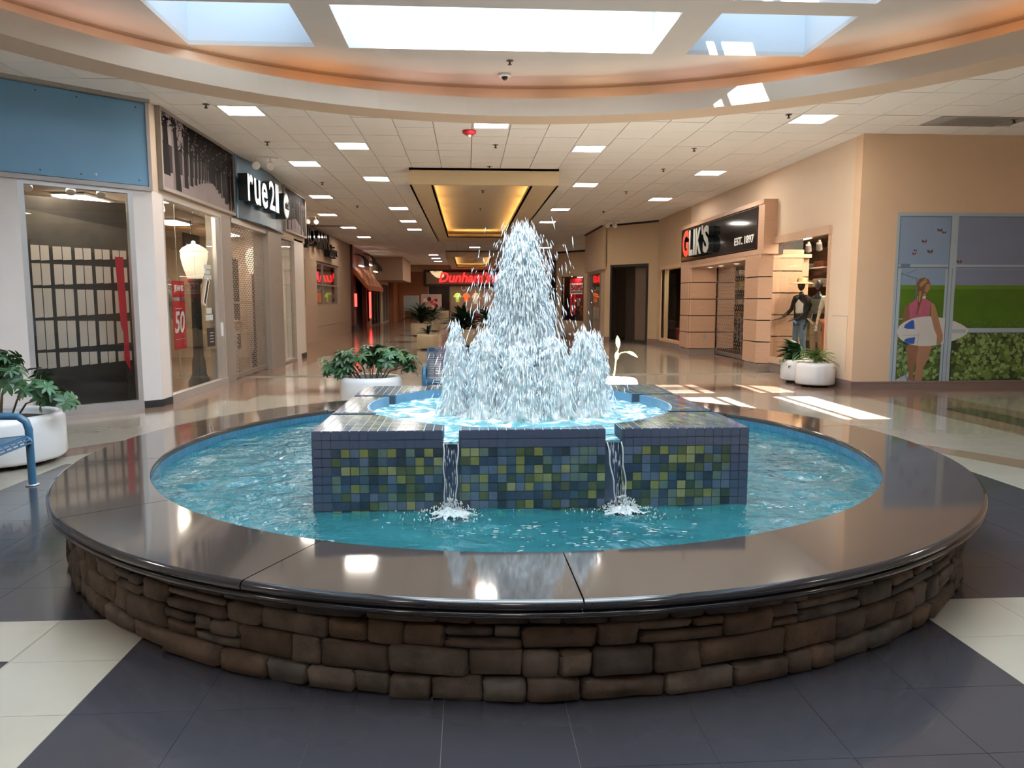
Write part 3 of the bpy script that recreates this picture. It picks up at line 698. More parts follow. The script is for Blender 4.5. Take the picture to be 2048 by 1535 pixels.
jet('tall central white water jet rising highest above the fountain',JX,JY,1.31,[(0,.34),(.12,.31),(.3,.25),(.45,.19),(.6,.15),(.8,.125),(.9,.09),(.96,.05),(1,.012)],1,8000,.40,170,84)
names=[(188,.50,.62,.075,'isolated short water jet at the left edge of the fountain jets'),(150,.36,.50,.11,'short water jet just left of and behind the central jet'),(222,.36,.58,.10,'short water jet in front left of the central jet'),
 (262,.34,.48,.12,'low water jet directly in front of the central jet'),(305,.36,.52,.12,'short water jet in front right of the central jet'),(335,.47,.58,.10,'short jagged water jet right of the central jet'),(8,.56,.54,.10,'rightmost short water jet of the fountain'),(90,.34,.5,.1,'short water jet hidden behind the central jet')]
for k,(a,r,h,w_,l) in enumerate(names):
    jet(l,JX+r*math.cos(R(a)),JY+r*math.sin(R(a)),h,[(0,w_*1.6),(.15,w_*1.25),(.5,w_),(.85,w_*.72),(.95,w_*.45),(1,w_*.1)],10+k,900,.07,70,40)
# foam mound under the jets
b=MB(); vs=[]; nr,na=26,90
for i in range(nr+1):
    r=.70*i/nr+.001
    for k in range(na):
        a=2*PI*k/na; x=r*math.cos(a)*1.0; y=r*math.sin(a)*.85; hgt=.13*math.exp(-(r/.48)**4)-.035
        vs.append((x,y,hgt+noise.noise((x*9,y*9,2.))*.05*(1-r/.75)+noise.noise((x*25,y*25,7.))*.018))
b.add(vs,[(i*na+k,(i+1)*na+k,(i+1)*na+(k+1)%na,i*na+(k+1)%na) for i in range(nr) for k in range(na)],M_froth,True)
b.obj('foam',None,False,label='mound of white foam at the foot of the fountain jets',category='foam',kind='stuff').location=(JX,JY,BT-.06)
# two thin waterfalls at the front, with splashes
for k,(v,dx,l) in enumerate(((xl,-.004,'left'),(xr,.045,'right'))):
    T=thing('waterfall',f'thin sheet of water falling from the {l} front slot of the tiled tier','waterfall',(FC[0]+v,FC[1]+BY0,0),0,'front waterfalls')
    b=MB(); vs=[]; nz,nu=26,10; y0=.035
    for i in range(nz+1):
        t=i/nz; z=SZ+.012-(SZ-WZ)*t
        for u in range(nu+1):
            f=u/nu*2-1; wd=(sl-.004)*(1-.28*t)+(.006*math.sin(t*9+u)); yy=-.018-.05*math.sqrt(t)+noise.noise((f*3,t*4,k))*.012
            vs.append((f*wd+dx*t,yy if t>.02 else .0,z))
    b.add(vs,[(i*(nu+1)+u,i*(nu+1)+u+1,(i+1)*(nu+1)+u+1,(i+1)*(nu+1)+u) for i in range(nz) for u in range(nu)],M_fall,True); b.obj('water_sheet',T,False)
    for s in(-1,1):
        b=MB(); b.tube([(s*(sl-.006)*(1-.28*t)+dx*t+.004*math.sin(t*14),-.02-.05*math.sqrt(t),SZ+.012-(SZ-WZ)*t) for t in [i/12 for i in range(13)]],.0045,M_froth,6); b.obj('water_strand',T,False)
    b=MB()
    for q in range(60):
        t=random.random(); drop(b,(random.uniform(-1,1)*sl*.7+dx*t,-.03-.05*math.sqrt(t),SZ-(SZ-WZ)*t),.0025,random.uniform(.01,.035),(0,0,1))
    for q in range(420):
        a=random.uniform(0,2*PI); r=abs(random.gauss(0,.15)); z=WZ+max(0,.09-.5*r)*random.random()*1.2; sz=random.uniform(.002,.0065)
        drop(b,(dx+math.cos(a)*r,-.08+math.sin(a)*r*.8-.02,z+.004),sz,sz*1.5,(random.uniform(-1,1),random.uniform(-1,1),1))
    b.obj('droplets',T,False,kind='stuff')
    f=MB(); vs=[]; nr,na=14,50
    for i in range(nr+1):
        for q in range(na):
            a=2*PI*q/na; r=(.09+.11*noise.noise((math.cos(a)*3,math.sin(a)*3,k*7)))*i/nr; x=dx+r*math.cos(a)*1.3; y=-.11+r*math.sin(a)
            vs.append((x,y,WZ+.006+.035*math.exp(-(r/.06)**2)+noise.noise((x*22,y*22,k))*.02))
    f.add(vs,[(i*na+q,(i+1)*na+q,(i+1)*na+(q+1)%na,i*na+(q+1)%na) for i in range(nr) for q in range(na)],M_froth,True)
    o=f.obj('splash_foam',T,False,kind='stuff')
# drifting foam flecks on the lower pool
b=MB()
for cx_,cy_,n_ ,sp_ in((-.06+FC[0]-.1,3.98,60,.14),(FC[0]+.25,3.75,40,.08),(FC[0]+.55,3.98,50,.12),(FC[0]+.48,3.52,40,.06),(FC[0]-.35,3.6,30,.1),(-.9,4.0,25,.35),(1.9,4.4,30,.3)):
    for q in range(n_):
        x=cx_+random.gauss(0,sp_*1.5); y=cy_+random.gauss(0,sp_*.55)
        if math.hypot(x-FC[0],y-FC[1])>RI-.03 or (y>FC[1]+BY0-.02 and abs(x-FC[0])<1.35): continue
        l=random.uniform(.004,.02); w_=l*random.uniform(.2,.6); z=WZ+wh(x,y,.0105)+.002; a=random.uniform(-.5,.5)
        vs=[(x+math.cos(a+t)*l,y+math.sin(t)*w_,z+.002) for t in [i*PI/3 for i in range(6)]]
        b.add(vs,[tuple(range(6))],M_froth)
b.obj('foam_flecks',None,False,label='scattered white foam flecks on the front of the lower pool',category='foam',kind='stuff')

# ================================================================ LEFT SIDE
XL=-4.70
LF=lambda u,n,z:(XL+n,u,z)
s2_=math.sqrt(.5); AD=Vector((-.745,-.667)); AN=Vector((.667,-.745))
AF=lambda u,n,z:(XL+AD.x*u+AN.x*n,11.75+AD.y*u+AN.y*n,z)
RF=lambda u,n,z:(7.0-n,u,z)
def frame(name,F,u0,u1,z0,z1,w,d,m,n0=0,parent=None,mull=(),bars=(),**kw):
    b=MB(F); b.box(u0,n0-d,z0,u0+w,n0,z1,m); b.box(u1-w,n0-d,z0,u1,n0,z1,m); b.box(u0+w,n0-d,z1-w,u1-w,n0,z1,m); b.box(u0+w,n0-d,z0,u1-w,n0,z0+w,m)
    for u in mull: b.box(u-w/2,n0-d,z0+w,u+w/2,n0,z1-w,m)
    for z in bars: b.box(u0+w,n0-d,z-w/2,u1-w,n0,z+w/2,m)
    return b.obj(name,parent,**kw)
def pane(F,u0,u1,z0,z1,n,parent,m=None): b=MB(F); b.box(u0,n-.012,z0,u1,n,z1,m or M_glass); return b.obj('window_pane',parent)
def board(name,F,u0,u1,z0,z1,n0,n1,m,parent=None,**kw): b=MB(F); b.box(u0,n0,z0,u1,n1,z1,m); return b.obj(name,parent,**kw)
# angled wall at far left
w=MB(AF); w.box(0,-.3,3.25,4.3,0,4.62,M_pier); w.box(0,-.32,0,.27,0,3.25,M_pier); w.box(1.72,-.32,0,4.3,0,3.25,M_pier); w.obj('wall_left',kind='structure')
b=MB(AF); b.box(0,-.03,4.50,4.2,.1,4.60,mat('grey_tan_trim',(.36,.33,.29),.5)); b.box(.0,.0,3.24,4.2,.05,3.30,mat('grey_trim',(.42,.40,.40),.5)); b.box(0.0,0,3.3,.05,.05,4.5,mat('grey_trim',(.42,.4,.4),.5)); b.obj('trim_4',kind='structure')
T=thing('blank_sign_panel','large blank blue panel above the far left shop window','panel',AF(2,.0,3.9))
T.location=(0,0,0); o=board('panel',AF,.05,4.1,3.31,4.49,.012,.035,M_blue,T); b=MB(AF)
for u in(.18,.95,1.45,2.3,3.2):
    for z in(3.38,4.42): b.box(u-.008,.035,z-.008,u+.008,.042,z+.008,M_blackm)
b.obj('screws',T,kind='stuff')
w1=struct('window_1'); frame('window_frame',AF,.27,1.72,.0,3.25,.07,.1,M_alu,.0,w1); 
b=MB(AF); b.box(.27,-.1,0,1.72,.02,.13,M_alu); b.obj('window_sill',w1); pane(AF,.34,1.65,.13,3.18,-.04,w1)
# straight wall toward the corridor
w=MB(LF); w.box(11.75,-.3,3.25,22.35,0,4.62,M_beige); w.box(11.75,-.32,0,12.13,0,3.25,M_pier); w.box(14.92,-.3,0,15.5,.0,3.25,M_bronze)
w.box(18.12,-.3,0,19.4,.05,3.25,M_bronze); w.box(21.0,-.32,0,22.1,.0,3.3,M_pier); w.box(22.0,-1.6,0,22.3,-.02,4.6,M_beige); w.obj('wall_left.001',kind='structure')
b=MB(LF); b.box(11.74,-.1,0,12.14,.012,.11,M_blackm); b.box(21.55,-.1,0,22.12,.02,.13,M_blackm); b.obj('baseboard_left',kind='structure')
b=MB(AF); b.box(-.01,-.1,0,.28,.012,.11,M_blackm); b.obj('baseboard_left.001',kind='structure')
w2=struct('window_2'); frame('window_frame',LF,12.13,14.92,0,3.25,.055,.12,M_alu,0,w2); pane(LF,12.18,13.55,.13,3.2,-.05,w2); pane(LF,13.56,14.55,.13,3.2,-.05,w2)
b=MB(LF); b.box(12.13,-.1,0,14.92,.02,.13,M_alu); b.obj('window_sill',w2); board('window_frame',LF,14.6,14.88,.13,3.19,-.08,-.01,M_alu,w2); board('door_handle',LF,14.7,14.74,.95,1.2,-.01,.015,M_wprint,w2,label='small white latch plate')
w3=struct('window_3'); frame('window_frame',LF,19.4,21.0,0,3.25,.05,.12,M_bronze,0,w3); pane(LF,19.45,20.2,.1,3.2,-.05,w3); pane(LF,20.21,20.95,.1,3.2,-.05,w3)
# sign band with tree photographs
M_ph0=mat('photo_dark',(.018,.014,.016),.7,.3,3,spec=.12); M_ph1=mat('photo_light',(.27,.22,.23),.6,.15,3,spec=.12); M_ph2=mat('photo_mid',(.035,.027,.031),.6,.3,6,spec=.12); M_trunk=mat('photo_trunk',(.007,.005,.006),.6,.3,5,spec=.12); M_trunkl=mat('photo_trunk_light',(.18,.15,.15),.6,.2,5,spec=.12)
def photo(label,u0,u1,z0,z1,vx,seed,far=False):
    T=thing('photo_panel',label,'sign panel'); rd=random.Random(seed)
    board('backing',LF,u0,u1,z0,z1,.0,.05,M_ph0,T); frame('panel_frame',LF,u0-.04,u1+.04,z0-.05,z1+.05,.05,.08,M_bronze,.075,T)
    b=MB(LF); U=lambda f:u0+(u1-u0)*f; V=lambda f:z0+(z1-z0)*f
    def poly(pts,m,n): 
        q=[(U(max(0,min(1,p[0]))),V(max(0,min(1,p[1])))) for p in pts]; k=len(q)
        b.add([(x,n,z) for x,z in q],[tuple(range(k))],m)
    poly([(0,0),(1,0),(1,.08),(vx,.36),(0,.20)],M_ph1,.052)      # pale path
    if not far: poly([(0,.55),(.12,.5),(.22,.62),(.3,.95),(.28,1),(0,1)],M_ph1,.0521)   # sky
    poly([(0,.2),(vx,.36),(vx-.05,.6),(.2,.58),(0,.62)],M_ph2,.0525)
    poly([(vx,.36),(1,.05),(1,1),(vx,.7)],M_ph0,.0526)
    ts=[(.03,.18),(.17,.02),(.27,.10),(.34,.16),(.40,.2),(.45,.24),(.49,.27),(.53,.29),(.56,.31),(.59,.32),(.62,.33)] if not far else [(.1,.0),(.28,.05),(.45,.1),(.6,.1),(.75,.0),(.9,0)]
    ts+=[(.70,.27),(.74,.22),(.79,.17),(.86,.1),(.94,.02)]
    for i,(x,y0) in enumerate(ts):
        w_=.038*max(.22,abs(x-vx)*2.2); top=rd.uniform(.88,1)
        lean=rd.uniform(-.02,.02)
        poly([(x-w_*1.3,y0),(x+w_*1.3,y0),(x+w_*.7+lean,top),(x-w_*.7+lean,top)],M_trunk,.053+.0003*i)
        if x<vx or far: poly([(x-w_*1.3,y0),(x-w_*.5,y0),(x-w_*.2+lean,top*.9),(x-w_*.8+lean,top*.9)],M_trunkl,.0531+.0003*i)
        elif i%2: poly([(x-w_*.4,y0),(x+w_*.3,y0),(x+w_*.1,top*.8),(x-w_*.2,top*.8)],M_trunkl,.0531+.0003*i)
        for q in range(5):
            y=rd.uniform(.5,.9); dx=rd.uniform(-.1,.1); poly([(x,y),(x+.012,y),(x+dx+.004,y+.16),(x+dx,y+.16)],M_trunk,.0532+.0003*i)
    for q in range(700 if not far else 260):
        x=rd.random(); y=.55+.45*rd.random(); s=rd.uniform(.006,.02); 
        if x<.3 and y<.8 and not far: continue
        poly([(x,y),(x+s,y+s),(x+s*.3,y+s*2.4),(x-s*.5,y+s)],M_trunk if rd.random()<.86 else M_trunkl,.058)
    b.obj('photo_print',T,False,kind='stuff'); return T
photo('black and white photo panel of a tree avenue, left of the blue curved sign',12.05,15.62,3.36,4.50,.62,1)
photo('narrow brown and white photo panel of trees, right of the blue curved sign',19.85,22.3,3.45,4.50,.5,2,True)
T=thing('curved_store_sign','slate blue bowed sign board over the roll-down grille with white lowercase letters and a number','sign',(0,0,0))
b=MB(); ns=20; pts=[]
for i in range(ns+1):
    f=i/ns; u=15.72+(19.7-15.72)*f; nn=.04+.13*math.sin(PI*f)**.9; pts.append((XL+nn,u))
b.prism(pts+[(XL,19.7),(XL,15.72)],3.30,4.53,M_bluesign); b.obj('sign_board',T)
b=MB(); b.box(XL+.0,15.64,3.28,XL+.09,15.76,4.53,mat('blue_edge',(.05,.13,.21),.3)); b.obj('sign_edge',T)
M_lside=mat('letter_side_dark',(.012,.02,.026),.3,0)
for ch,u,w_,zl,hh in (('r',15.62,.40,3.62,.54),('u',16.10,.46,3.61,.53),('e',16.66,.46,3.61,.54),('2',17.28,.48,3.64,.64),('1',17.82,.30,3.64,.64)):
    text('letter',ch,w_,hh,.19,(XL+.14,u,zl),(0,1,0),(1,0,0),M_wletter,T,bold=.02,m2=M_lside)
b=MB(); 
vs=[]; cc=(18.72,3.88); n=28
for nn in(.1,.36): vs+=[(XL+nn,cc[0]+.31*math.cos(2*PI*i/n),cc[1]+.31*math.sin(2*PI*i/n)) for i in range(n)]
b.add(vs,[tuple(range(n))[::-1],tuple(range(n,2*n))]+[(i,(i+1)%n,n+(i+1)%n,n+i) for i in range(n)],M_lside); b.obj('round_sign',T)
b=MB(); b.add([(XL+.365,cc[0]+.27*math.cos(2*PI*i/n),cc[1]+.27*math.sin(2*PI*i/n)) for i in range(n)],[tuple(range(n))],M_wletter); b.obj('round_face',T)
text('letter','etc!',.34,.2,.01,(XL+.367,cc[0]-.17,cc[1]-.08),(0,1,0),(1,0,0),M_black,T,bold=.03)
# roll-down grilles
M_gr=mat('grille_metal',(.30,.265,.235),.4,.08,9,metal=.5)
def grille(label,F,u0,u1,z0,z1,n,du=.19,dz=.045,m=None,rod=.005,wid=.032):
    m=m or M_gr; T=thing('rolling_grille',label,'security grille'); b=MB(F); z=z0+.1; k=0
    while z<z1:
        b.box(u0,n-rod,z-rod,u1,n+rod,z+rod,m); u=u0+(du/2 if k%2 else 0)
        while u<u1-wid:
            b.box(u,n-rod*1.4,z-dz/2+.002,u+wid,n+rod*1.4,z+dz/2-.002,m); u+=du
        z+=dz; k+=1
    b.obj('curtain',T,False,kind='stuff'); board('bottom_bar',F,u0,u1,z0,z0+.1,n-.02,n+.03,m,T)
    board('guide',F,u0-.03,u0+.02,z0,z1,n-.03,n+.03,m,T); board('guide',F,u1-.02,u1+.03,z0,z1,n-.03,n+.03,m,T); return T
grille('closed roll-down metal grille under the blue curved sign',LF,15.55,18.1,.02,3.2,-.1)
board('trim_5',LF,15.5,18.15,3.17,3.27,-.25,.02,M_alu,kind='structure')
# ---- store interior behind windows 1-3
M_sfl=mat('store_floor',(.42,.34,.26),.3,.1,3); M_clothes=[mat('cloth_%d'%i,c,.8,.2,12) for i,c in enumerate([(.03,.03,.04),(.16,.15,.16),(.45,.42,.38),(.09,.12,.2),(.32,.06,.07),(.22,.24,.2),(.55,.5,.45),(.5,.14,.05)])]
sb=MB(); sb.box(-10.5,13.2,0,-10.4,22.2,3.6,M_store); sb.box(-10.4,22.1,0,-4.75,22.2,3.6,M_store); sb.prism([(-4.95,12.1),(-4.95,22.1),(-10.4,22.1),(-10.4,7.4),(-9.3,7.95),(-5.3,11.6)],3.4,3.5,mat('store_ceiling',(.6,.52,.45),.8)); sb.obj('wall_back',kind='structure')
L_store=emis('store_spot',(1,.8,.55),60); L_store2=emis('store_panel',(1,.85,.66),16)
def store_light(label,x,y,z,w,h,m=L_store2):
    T=thing('store_light',label,'light',(x,y,z)); b=MB(); b.box(-w/2,-h/2,-.02,w/2,h/2,0,m); b.obj('diffuser',T); b=MB(); b.box(-w/2-.03,-h/2-.03,0,w/2+.03,h/2+.03,.03,M_wprint); b.obj('frame',T)
store_light('first ceiling light inside the shop behind the left window',-6.6,13.6,3.36,.5,1.0); store_light('second ceiling light inside the shop, behind the grille',-6.6,17.5,3.36,.5,1.0); store_light('third ceiling light inside the shop, behind the narrow window',-6.4,20.5,3.36,.5,1.0)
def spot(label,p,F=None,aim=(0,0,-1),on=True,col=None):
    T=thing('track_spotlight',label,'spotlight',p); mm=col or mat('spot_white',(.75,.74,.72),.4); b=MB(); b.box(-.02,-.02,-.08,.02,.02,.0,mm); b.obj('bracket',T)
    b=MB(); a=Vector(aim).normalized(); c=Vector((0,0,-.12)); 
    b.tube([c-a*.07,c+a*.05,c+a*.09],.055,mm,14,taper=1.15); b.obj('lamp_head',T)
    q=a.orthogonal().normalized()*.05; r_=a.cross(q); b=MB(); b.add([c+a*.092+q*math.cos(t)+r_*math.sin(t) for t in [2*PI*i/14 for i in range(14)]],[tuple(range(14))],L_store if on else M_alu); b.obj('lamp_face',T); return T
for k,(u,n_) in enumerate(((1.5,-.45),(.95,-.5),(.55,-.5))): spot(f'white unlit spotlight inside the far left shop window, {ORD[k]} from the left',AF(u,n_,3.36),aim=(.3,-.6,-.7),on=False)
for k,(u,x) in enumerate(((12.5,-5.2),(13.3,-5.6),(13.6,-5.3),(14.2,-5.7))): spot(f'lit spotlight in the window left of the grille, {ORD[k]} from the white column',(x,u,3.36),aim=(.3,-.5,-.8))
# industrial window backdrop in window 1
T=thing('backdrop','large dark backdrop print of a factory wall with gridded windows, behind the left shop window','backdrop')
M_conc=mat('print_concrete',(.045,.038,.034),.5,.6,3); M_conc2=mat('print_concrete_light',(.10,.085,.07),.5,.5,4); M_lt=mat('print_pane',(.72,.60,.52),.45,.12,1.2); M_flr=mat('print_floor',(.035,.03,.03),.4,.3,3)
BF=lambda u,n,z:AF(u,-.75+n,z)
board('backing',BF,-.3,3.3,.02,3.12,-.02,0,M_conc,T); b=MB(BF)
def pq(pts,m,n): b.add([(p[0],n,p[1]) for p in pts],[tuple(range(len(pts)))],m)
pq([(3.2,.3),(2.0,.3),(2.0,3.1),(3.2,3.1)],M_conc,.002); pq([(1.98,.3),(1.86,.3),(1.86,3.1),(1.98,3.1)],M_conc2,.003)
pq([(2.0,2.45),(.1,2.3),(.1,2.72),(2.0,3.0)],M_conc2,.003); pq([(3.2,0.02),(-.3,.02),(-.3,.5),(3.2,.35)],M_flr,.004)
cols=[(1.93,1.80),(1.45,1.22),(1.17,.93),(.88,.66),(.61,.40),(.36,.16),(.12,-.1)]; rw=[(.62,.86),(.90,1.33),(1.37,1.80),(1.84,2.16),(2.2,2.42)]
for ci,(a,c) in enumerate(cols):
    for ri,(z0,z1) in enumerate(rw):
        sh=(1.45-a)*.05; m_=(a+c)/2
        if ri==4 and ci==0: continue
        for p,q in((a,m_+.006),(m_-.006,c)): pq([(p,z0+sh),(q,z0+sh+.01),(q,z1-sh*.5),(p,z1-sh*.5)],M_lt,.006)
pq([(1.8,2.5),(1.72,2.2),(1.66,.5),(1.5,.5),(1.5,2.2),(1.44,2.5)],M_conc,.008)
b.obj('printed_scene',T,False,kind='stuff')
store_light('narrow light panel added above the backdrop in the far left shop window',*AF(1.0,-.4,3.38),.9,.3); store_light('warm light panel added just inside the window left of the grille',-5.35,13.4,3.37,.3,1.2)  # both panels added to brighten the backdrop and the window interior
T=thing('banner','tall red banner edge standing at the right side of the left shop window','banner'); b=MB(AF)
b.add([(.34,-.3,.55),(.42,-.3,.75),(.40,-.3,1.1),(.44,-.3,1.25),(.47,-.3,2.27),(.36,-.3,2.27)]+[(.34,-.28,.55),(.42,-.28,.75),(.40,-.28,1.1),(.44,-.28,1.25),(.47,-.28,2.27),(.36,-.28,2.27)],[tuple(range(6))[::-1],tuple(range(6,12))]+[(i,(i+1)%6,6+(i+1)%6,6+i) for i in range(6)],M_red); b.obj('banner_cloth',T); board('stand',AF,.37,.39,.02,.6,-.3,-.28,M_blackm,T)
# lantern post, signs and clothes behind window 2
T=thing('lantern_post','black street lamp post with a pale urn-shaped globe inside the shop window','lamp post',(-5.02,14.3,0))
b=MB(); b.lathe([(0,0),(.2,0),(.2,.12),(.13,.25),(.12,.5),(.09,.6),(.085,1.9),(.13,1.98),(.11,2.02),(.0,2.02)],(0,0,0),M_blackm,16); b.obj('post',T)
gl=mat('lamp_globe',(.78,.72,.62),.3,.02,emit=(1,.8,.55),es=.35); b=MB(); b.lathe([(0.,2.02),(.13,2.03),(.19,2.2),(.235,2.4),(.235,2.5),(.0,2.5)],(0,0,0),gl,24); b.obj('globe',T)
b=MB(); b.lathe([(.24,2.5),(.25,2.52),(.2,2.58),(.1,2.64),(.04,2.66),(.035,2.7),(0,2.72)],(0,0,0),gl,24); b.obj('lamp_cap',T)
T=thing('hanging_sign','black square hanging sign with white lettering DENIM behind the lantern','sign'); board('sign_plate',LF,17.0,17.95,2.5,3.1,-1.5,-1.46,M_blackm,T); text('letter','DENIM',.75,.15,.006,(XL-1.455,17.08,2.72),(0,1,0),(1,0,0),M_wprint,T,bold=.03); board('hanger',LF,17.46,17.49,3.1,3.4,-1.49,-1.47,M_blackm,T)
T=thing('sale_sign','small red sign reading JEANS above the red 50 banner','sign',(0,0,0)); board('sign_plate',LF,13.17,13.72,1.68,1.96,-.32,-.31,M_red,T); text('letter','JEANS',.42,.13,.004,(XL-.309,13.24,1.76),(0,1,0),(1,0,0),M_wprint,T,bold=.03); board('hanger',LF,13.43,13.45,1.96,3.37,-.32,-.315,M_alu,T)
T=thing('sale_sign','tall red hanging banner with a large white slanted 50','sign',(0,0,0)); board('banner_cloth',LF,13.17,13.72,.78,1.62,-.32,-.31,M_red,T); text('letter','50',.46,.38,.004,(XL-.309,13.2,1.06),(0,1,0),(1,0,0),M_wprint,T,bold=.02,shear=.2); text('letter','Buy one get one',.3,.03,.003,(XL-.309,13.26,1.47),(0,1,0),(1,0,0),M_wprint,T)
board('letter',LF,13.24,13.66,.95,.957,-.31,-.307,M_wprint,T); board('hanger',LF,13.43,13.45,1.62,1.68,-.32,-.315,M_alu,T)
def garment(label,p,rz,h,m,kind='shirt',w=.44,cat='shirt',group=None):
    T=thing('hanging_'+kind,label,cat,p,rz,group); b=MB(); 
    if kind=='shirt': pts=[(-w*.3,0),(w*.3,0),(w*.32,h*.6),(w*.62,h*.5),(w*.68,h*.68),(w*.36,h*.97),(w*.12,h),(0,h*.95),(-w*.12,h),(-w*.36,h*.97),(-w*.68,h*.68),(-w*.62,h*.5),(-w*.32,h*.6)]
    else: pts=[(-w*.28,0),(-w*.06,0),(0,h*.6),(w*.06,0),(w*.28,0),(w*.26,h),(-w*.26,h)]
    k=len(pts); b.add([(x,-.03-.02*math.cos(x*30),z-h) for x,z in pts]+[(x,.03+.02*math.sin(x*25),z-h) for x,z in pts],[tuple(range(k)),tuple(range(k,2*k))[::-1]]+[(i,(i+1)%k,k+(i+1)%k,k+i) for i in range(k)],m); b.obj('cloth',T)
    b=MB(); b.tube([(-w*.3,0,-.03),(0,0,.04),(w*.3,0,-.03)],.006,M_alu,5); b.tube([(0,0,.04),(0,0,.09)],.004,M_alu,5); b.obj('hanger',T); return T
T=thing('clothes_rail','long metal clothes rail inside the shop behind the 50 banner','clothes rail'); b=MB(); b.tube([(-6.3,12.2,1.95),(-6.3,16.8,1.95)],.018,M_alu,8); b.obj('rail',T); 
for y in(12.2,14.5,16.8): b=MB(); b.tube([(-6.3,y,0),(-6.3,y,1.95)],.018,M_alu,8); b.obj('upright',T)
random.seed(4); NUM='first second third fourth fifth sixth seventh eighth ninth tenth eleventh twelfth thirteenth fourteenth fifteenth sixteenth'.split()
for k in range(16):
    y=12.35+k*.27; garment(f'{["black","dark grey","pale","navy","dark red","olive"][k%6]} top on the shop rail, {NUM[k]} from the left end',(-6.3,y,1.86),random.uniform(.15,.35),random.uniform(.6,.85),M_clothes[k%6],'shirt',.42,'shirt','tops on the long rail')
T=thing('door_sticker','white slanted skateboard shaped sticker on the shop glass','sticker'); b=MB(lambda x,n,z:(XL-.03+n,14.02+x*.86+z*.5,1.78+z*.86-x*.5)); 
pts=[(.07*math.cos(t),.30*math.sin(t)) if 0 else (.075*(1 if math.cos(t)>0 else -1)*min(1,abs(math.cos(t))*1.6),.27*(1 if math.sin(t)>0 else -1)*min(1,abs(math.sin(t))*1.2)) for t in [2*PI*i/20 for i in range(20)]]
b.add([(x,0,z) for x,z in pts],[tuple(range(20))],M_wprint)
for q in(-.17,-.06,.06,.17): b.add([(x*.55,.003,z*.28+q) for x,z in pts],[tuple(range(20))],M_blackm)
b.obj('decal',T,False)
for k,(z0,z1,l) in enumerate(((2.0,2.28,'upper pale notice of three strips stuck on the shop glass'),(1.25,1.5,'lower pale notice stuck on the shop glass'))):
    T=thing('notice',l,'notice')
    for q in range(3 if k==0 else 2):
        h_=(z1-z0)/(3 if k==0 else 2); board('paper',LF,13.95+(.05 if q==1 else 0),14.32-(.05 if q==1 else 0),z0+q*h_+.01,z0+(q+1)*h_-.01,-.038,-.034,mat('pale_paper',(.5,.55,.55),.6),T)
T=thing('notice','black opening hours notice with white lines on the shop glass','notice'); board('paper',LF,13.98,14.38,.78,1.12,-.038,-.034,M_blackm,T)
for q in range(4): board('letter',LF,14.12,14.3,.86+q*.055,.87+q*.055,-.034,-.031,M_wprint,T)
# display mannequin torso & shelf behind the grille
T=thing('display_table','tiered pale display table behind the roll-down grille','table',(-5.75,18.4,0)); b=MB(); b.box(-.4,-.6,.86,.4,.6,.9,M_woodl); b.obj('table_top',T)
for x in(-.37,.37):
    for y in(-.57,.57): b=MB(); b.box(x-.02,y-.02,0,x+.02,y+.02,.86,M_alu); b.obj('leg',T)
b=MB(); b.box(-.25,-.4,.9,.25,.4,1.15,M_woodl); b.obj('riser',T)
for k in range(7): garment(f'{["red","black","grey","tan"][k%4]} garment hanging behind the grille, {ORD[k]} from the left',(-7.4,15.3+k*.66,2.1),1.2,.9,M_clothes[[4,0,1,6][k%4]],'shirt',.45,'shirt','garments behind the grille')
T=thing('banner','red vertical banner seen through the roll-down grille','banner'); board('banner_cloth',LF,19.25,19.6,.9,2.45,-.62,-.60,M_red,T); board('stand',LF,19.4,19.44,0,.9,-.62,-.60,M_blackm,T)
T=thing('lantern_post','second street lamp with pale globe seen through the grille','lamp post',(-5.5,19.95,0)); b=MB(); b.lathe([(0,0),(.16,0),(.14,.2),(.07,.4),(.07,2.3),(0,2.32)],(0,0,0),M_blackm,12); b.obj('post',T); b=MB(); b.lathe([(0,2.3),(.12,2.32),(.2,2.6),(.2,2.8),(.1,2.95),(0,3)],(0,0,0),gl,20); b.obj('globe',T)
T=thing('dark_display_panel','tall black display wall behind the left half of the grille','display panel'); board('panel',LF,19.2,21.3,.3,2.75,-1.7,-1.6,M_blackm,T); board('shelf',LF,19.2,21.3,1.55,1.6,-1.6,-1.3,M_woodl,T)
# ceiling mounted twin spots in front of the fascia
def twin(label,x,y,z,rz=0,s=1):
    T=thing('twin_spotlight',label,'spotlight',(x,y,z),rz); T.scale=(s,s,s); mm=mat('spot_ivory',(.72,.66,.58),.4); b=MB(); b.box(-.3,-.02,-.03,.3,.02,0,mm); b.obj('track',T)
    for q in(-.14,.14):
        b=MB(); b.tube([(q,0,-.03),(q,0,-.12)],.012,mm,6); b.obj('stem',T); b=MB(); c=Vector((q,0,-.19)); a=Vector((0,-.9,-.3)).normalized(); b.tube([c-a*.12,c-a*.06,c+a*.04],.075,mm,16,taper=1.1); h_=b.obj('lamp_head',T); b=MB(); v=a.orthogonal().normalized()*.07; w_=a.cross(v); b.add([c+a*.043+v*math.cos(t)+w_*math.sin(t) for t in [2*PI*i/16 for i in range(16)]],[tuple(range(16))],mat('lamp_lens',(.8,.76,.68),.2)); b.obj('lamp_face',T)
twin('pair of round white spotlights hanging in front of the blue curved sign',-4.15,16.0,4.55,.3); twin('pair of round spotlights in front of the closed dark storefront at right',5.2,27.3,4.5,.1,1.0); twin('pair of spotlights in front of the craft store sign',-5.4,27,4.55,.4)
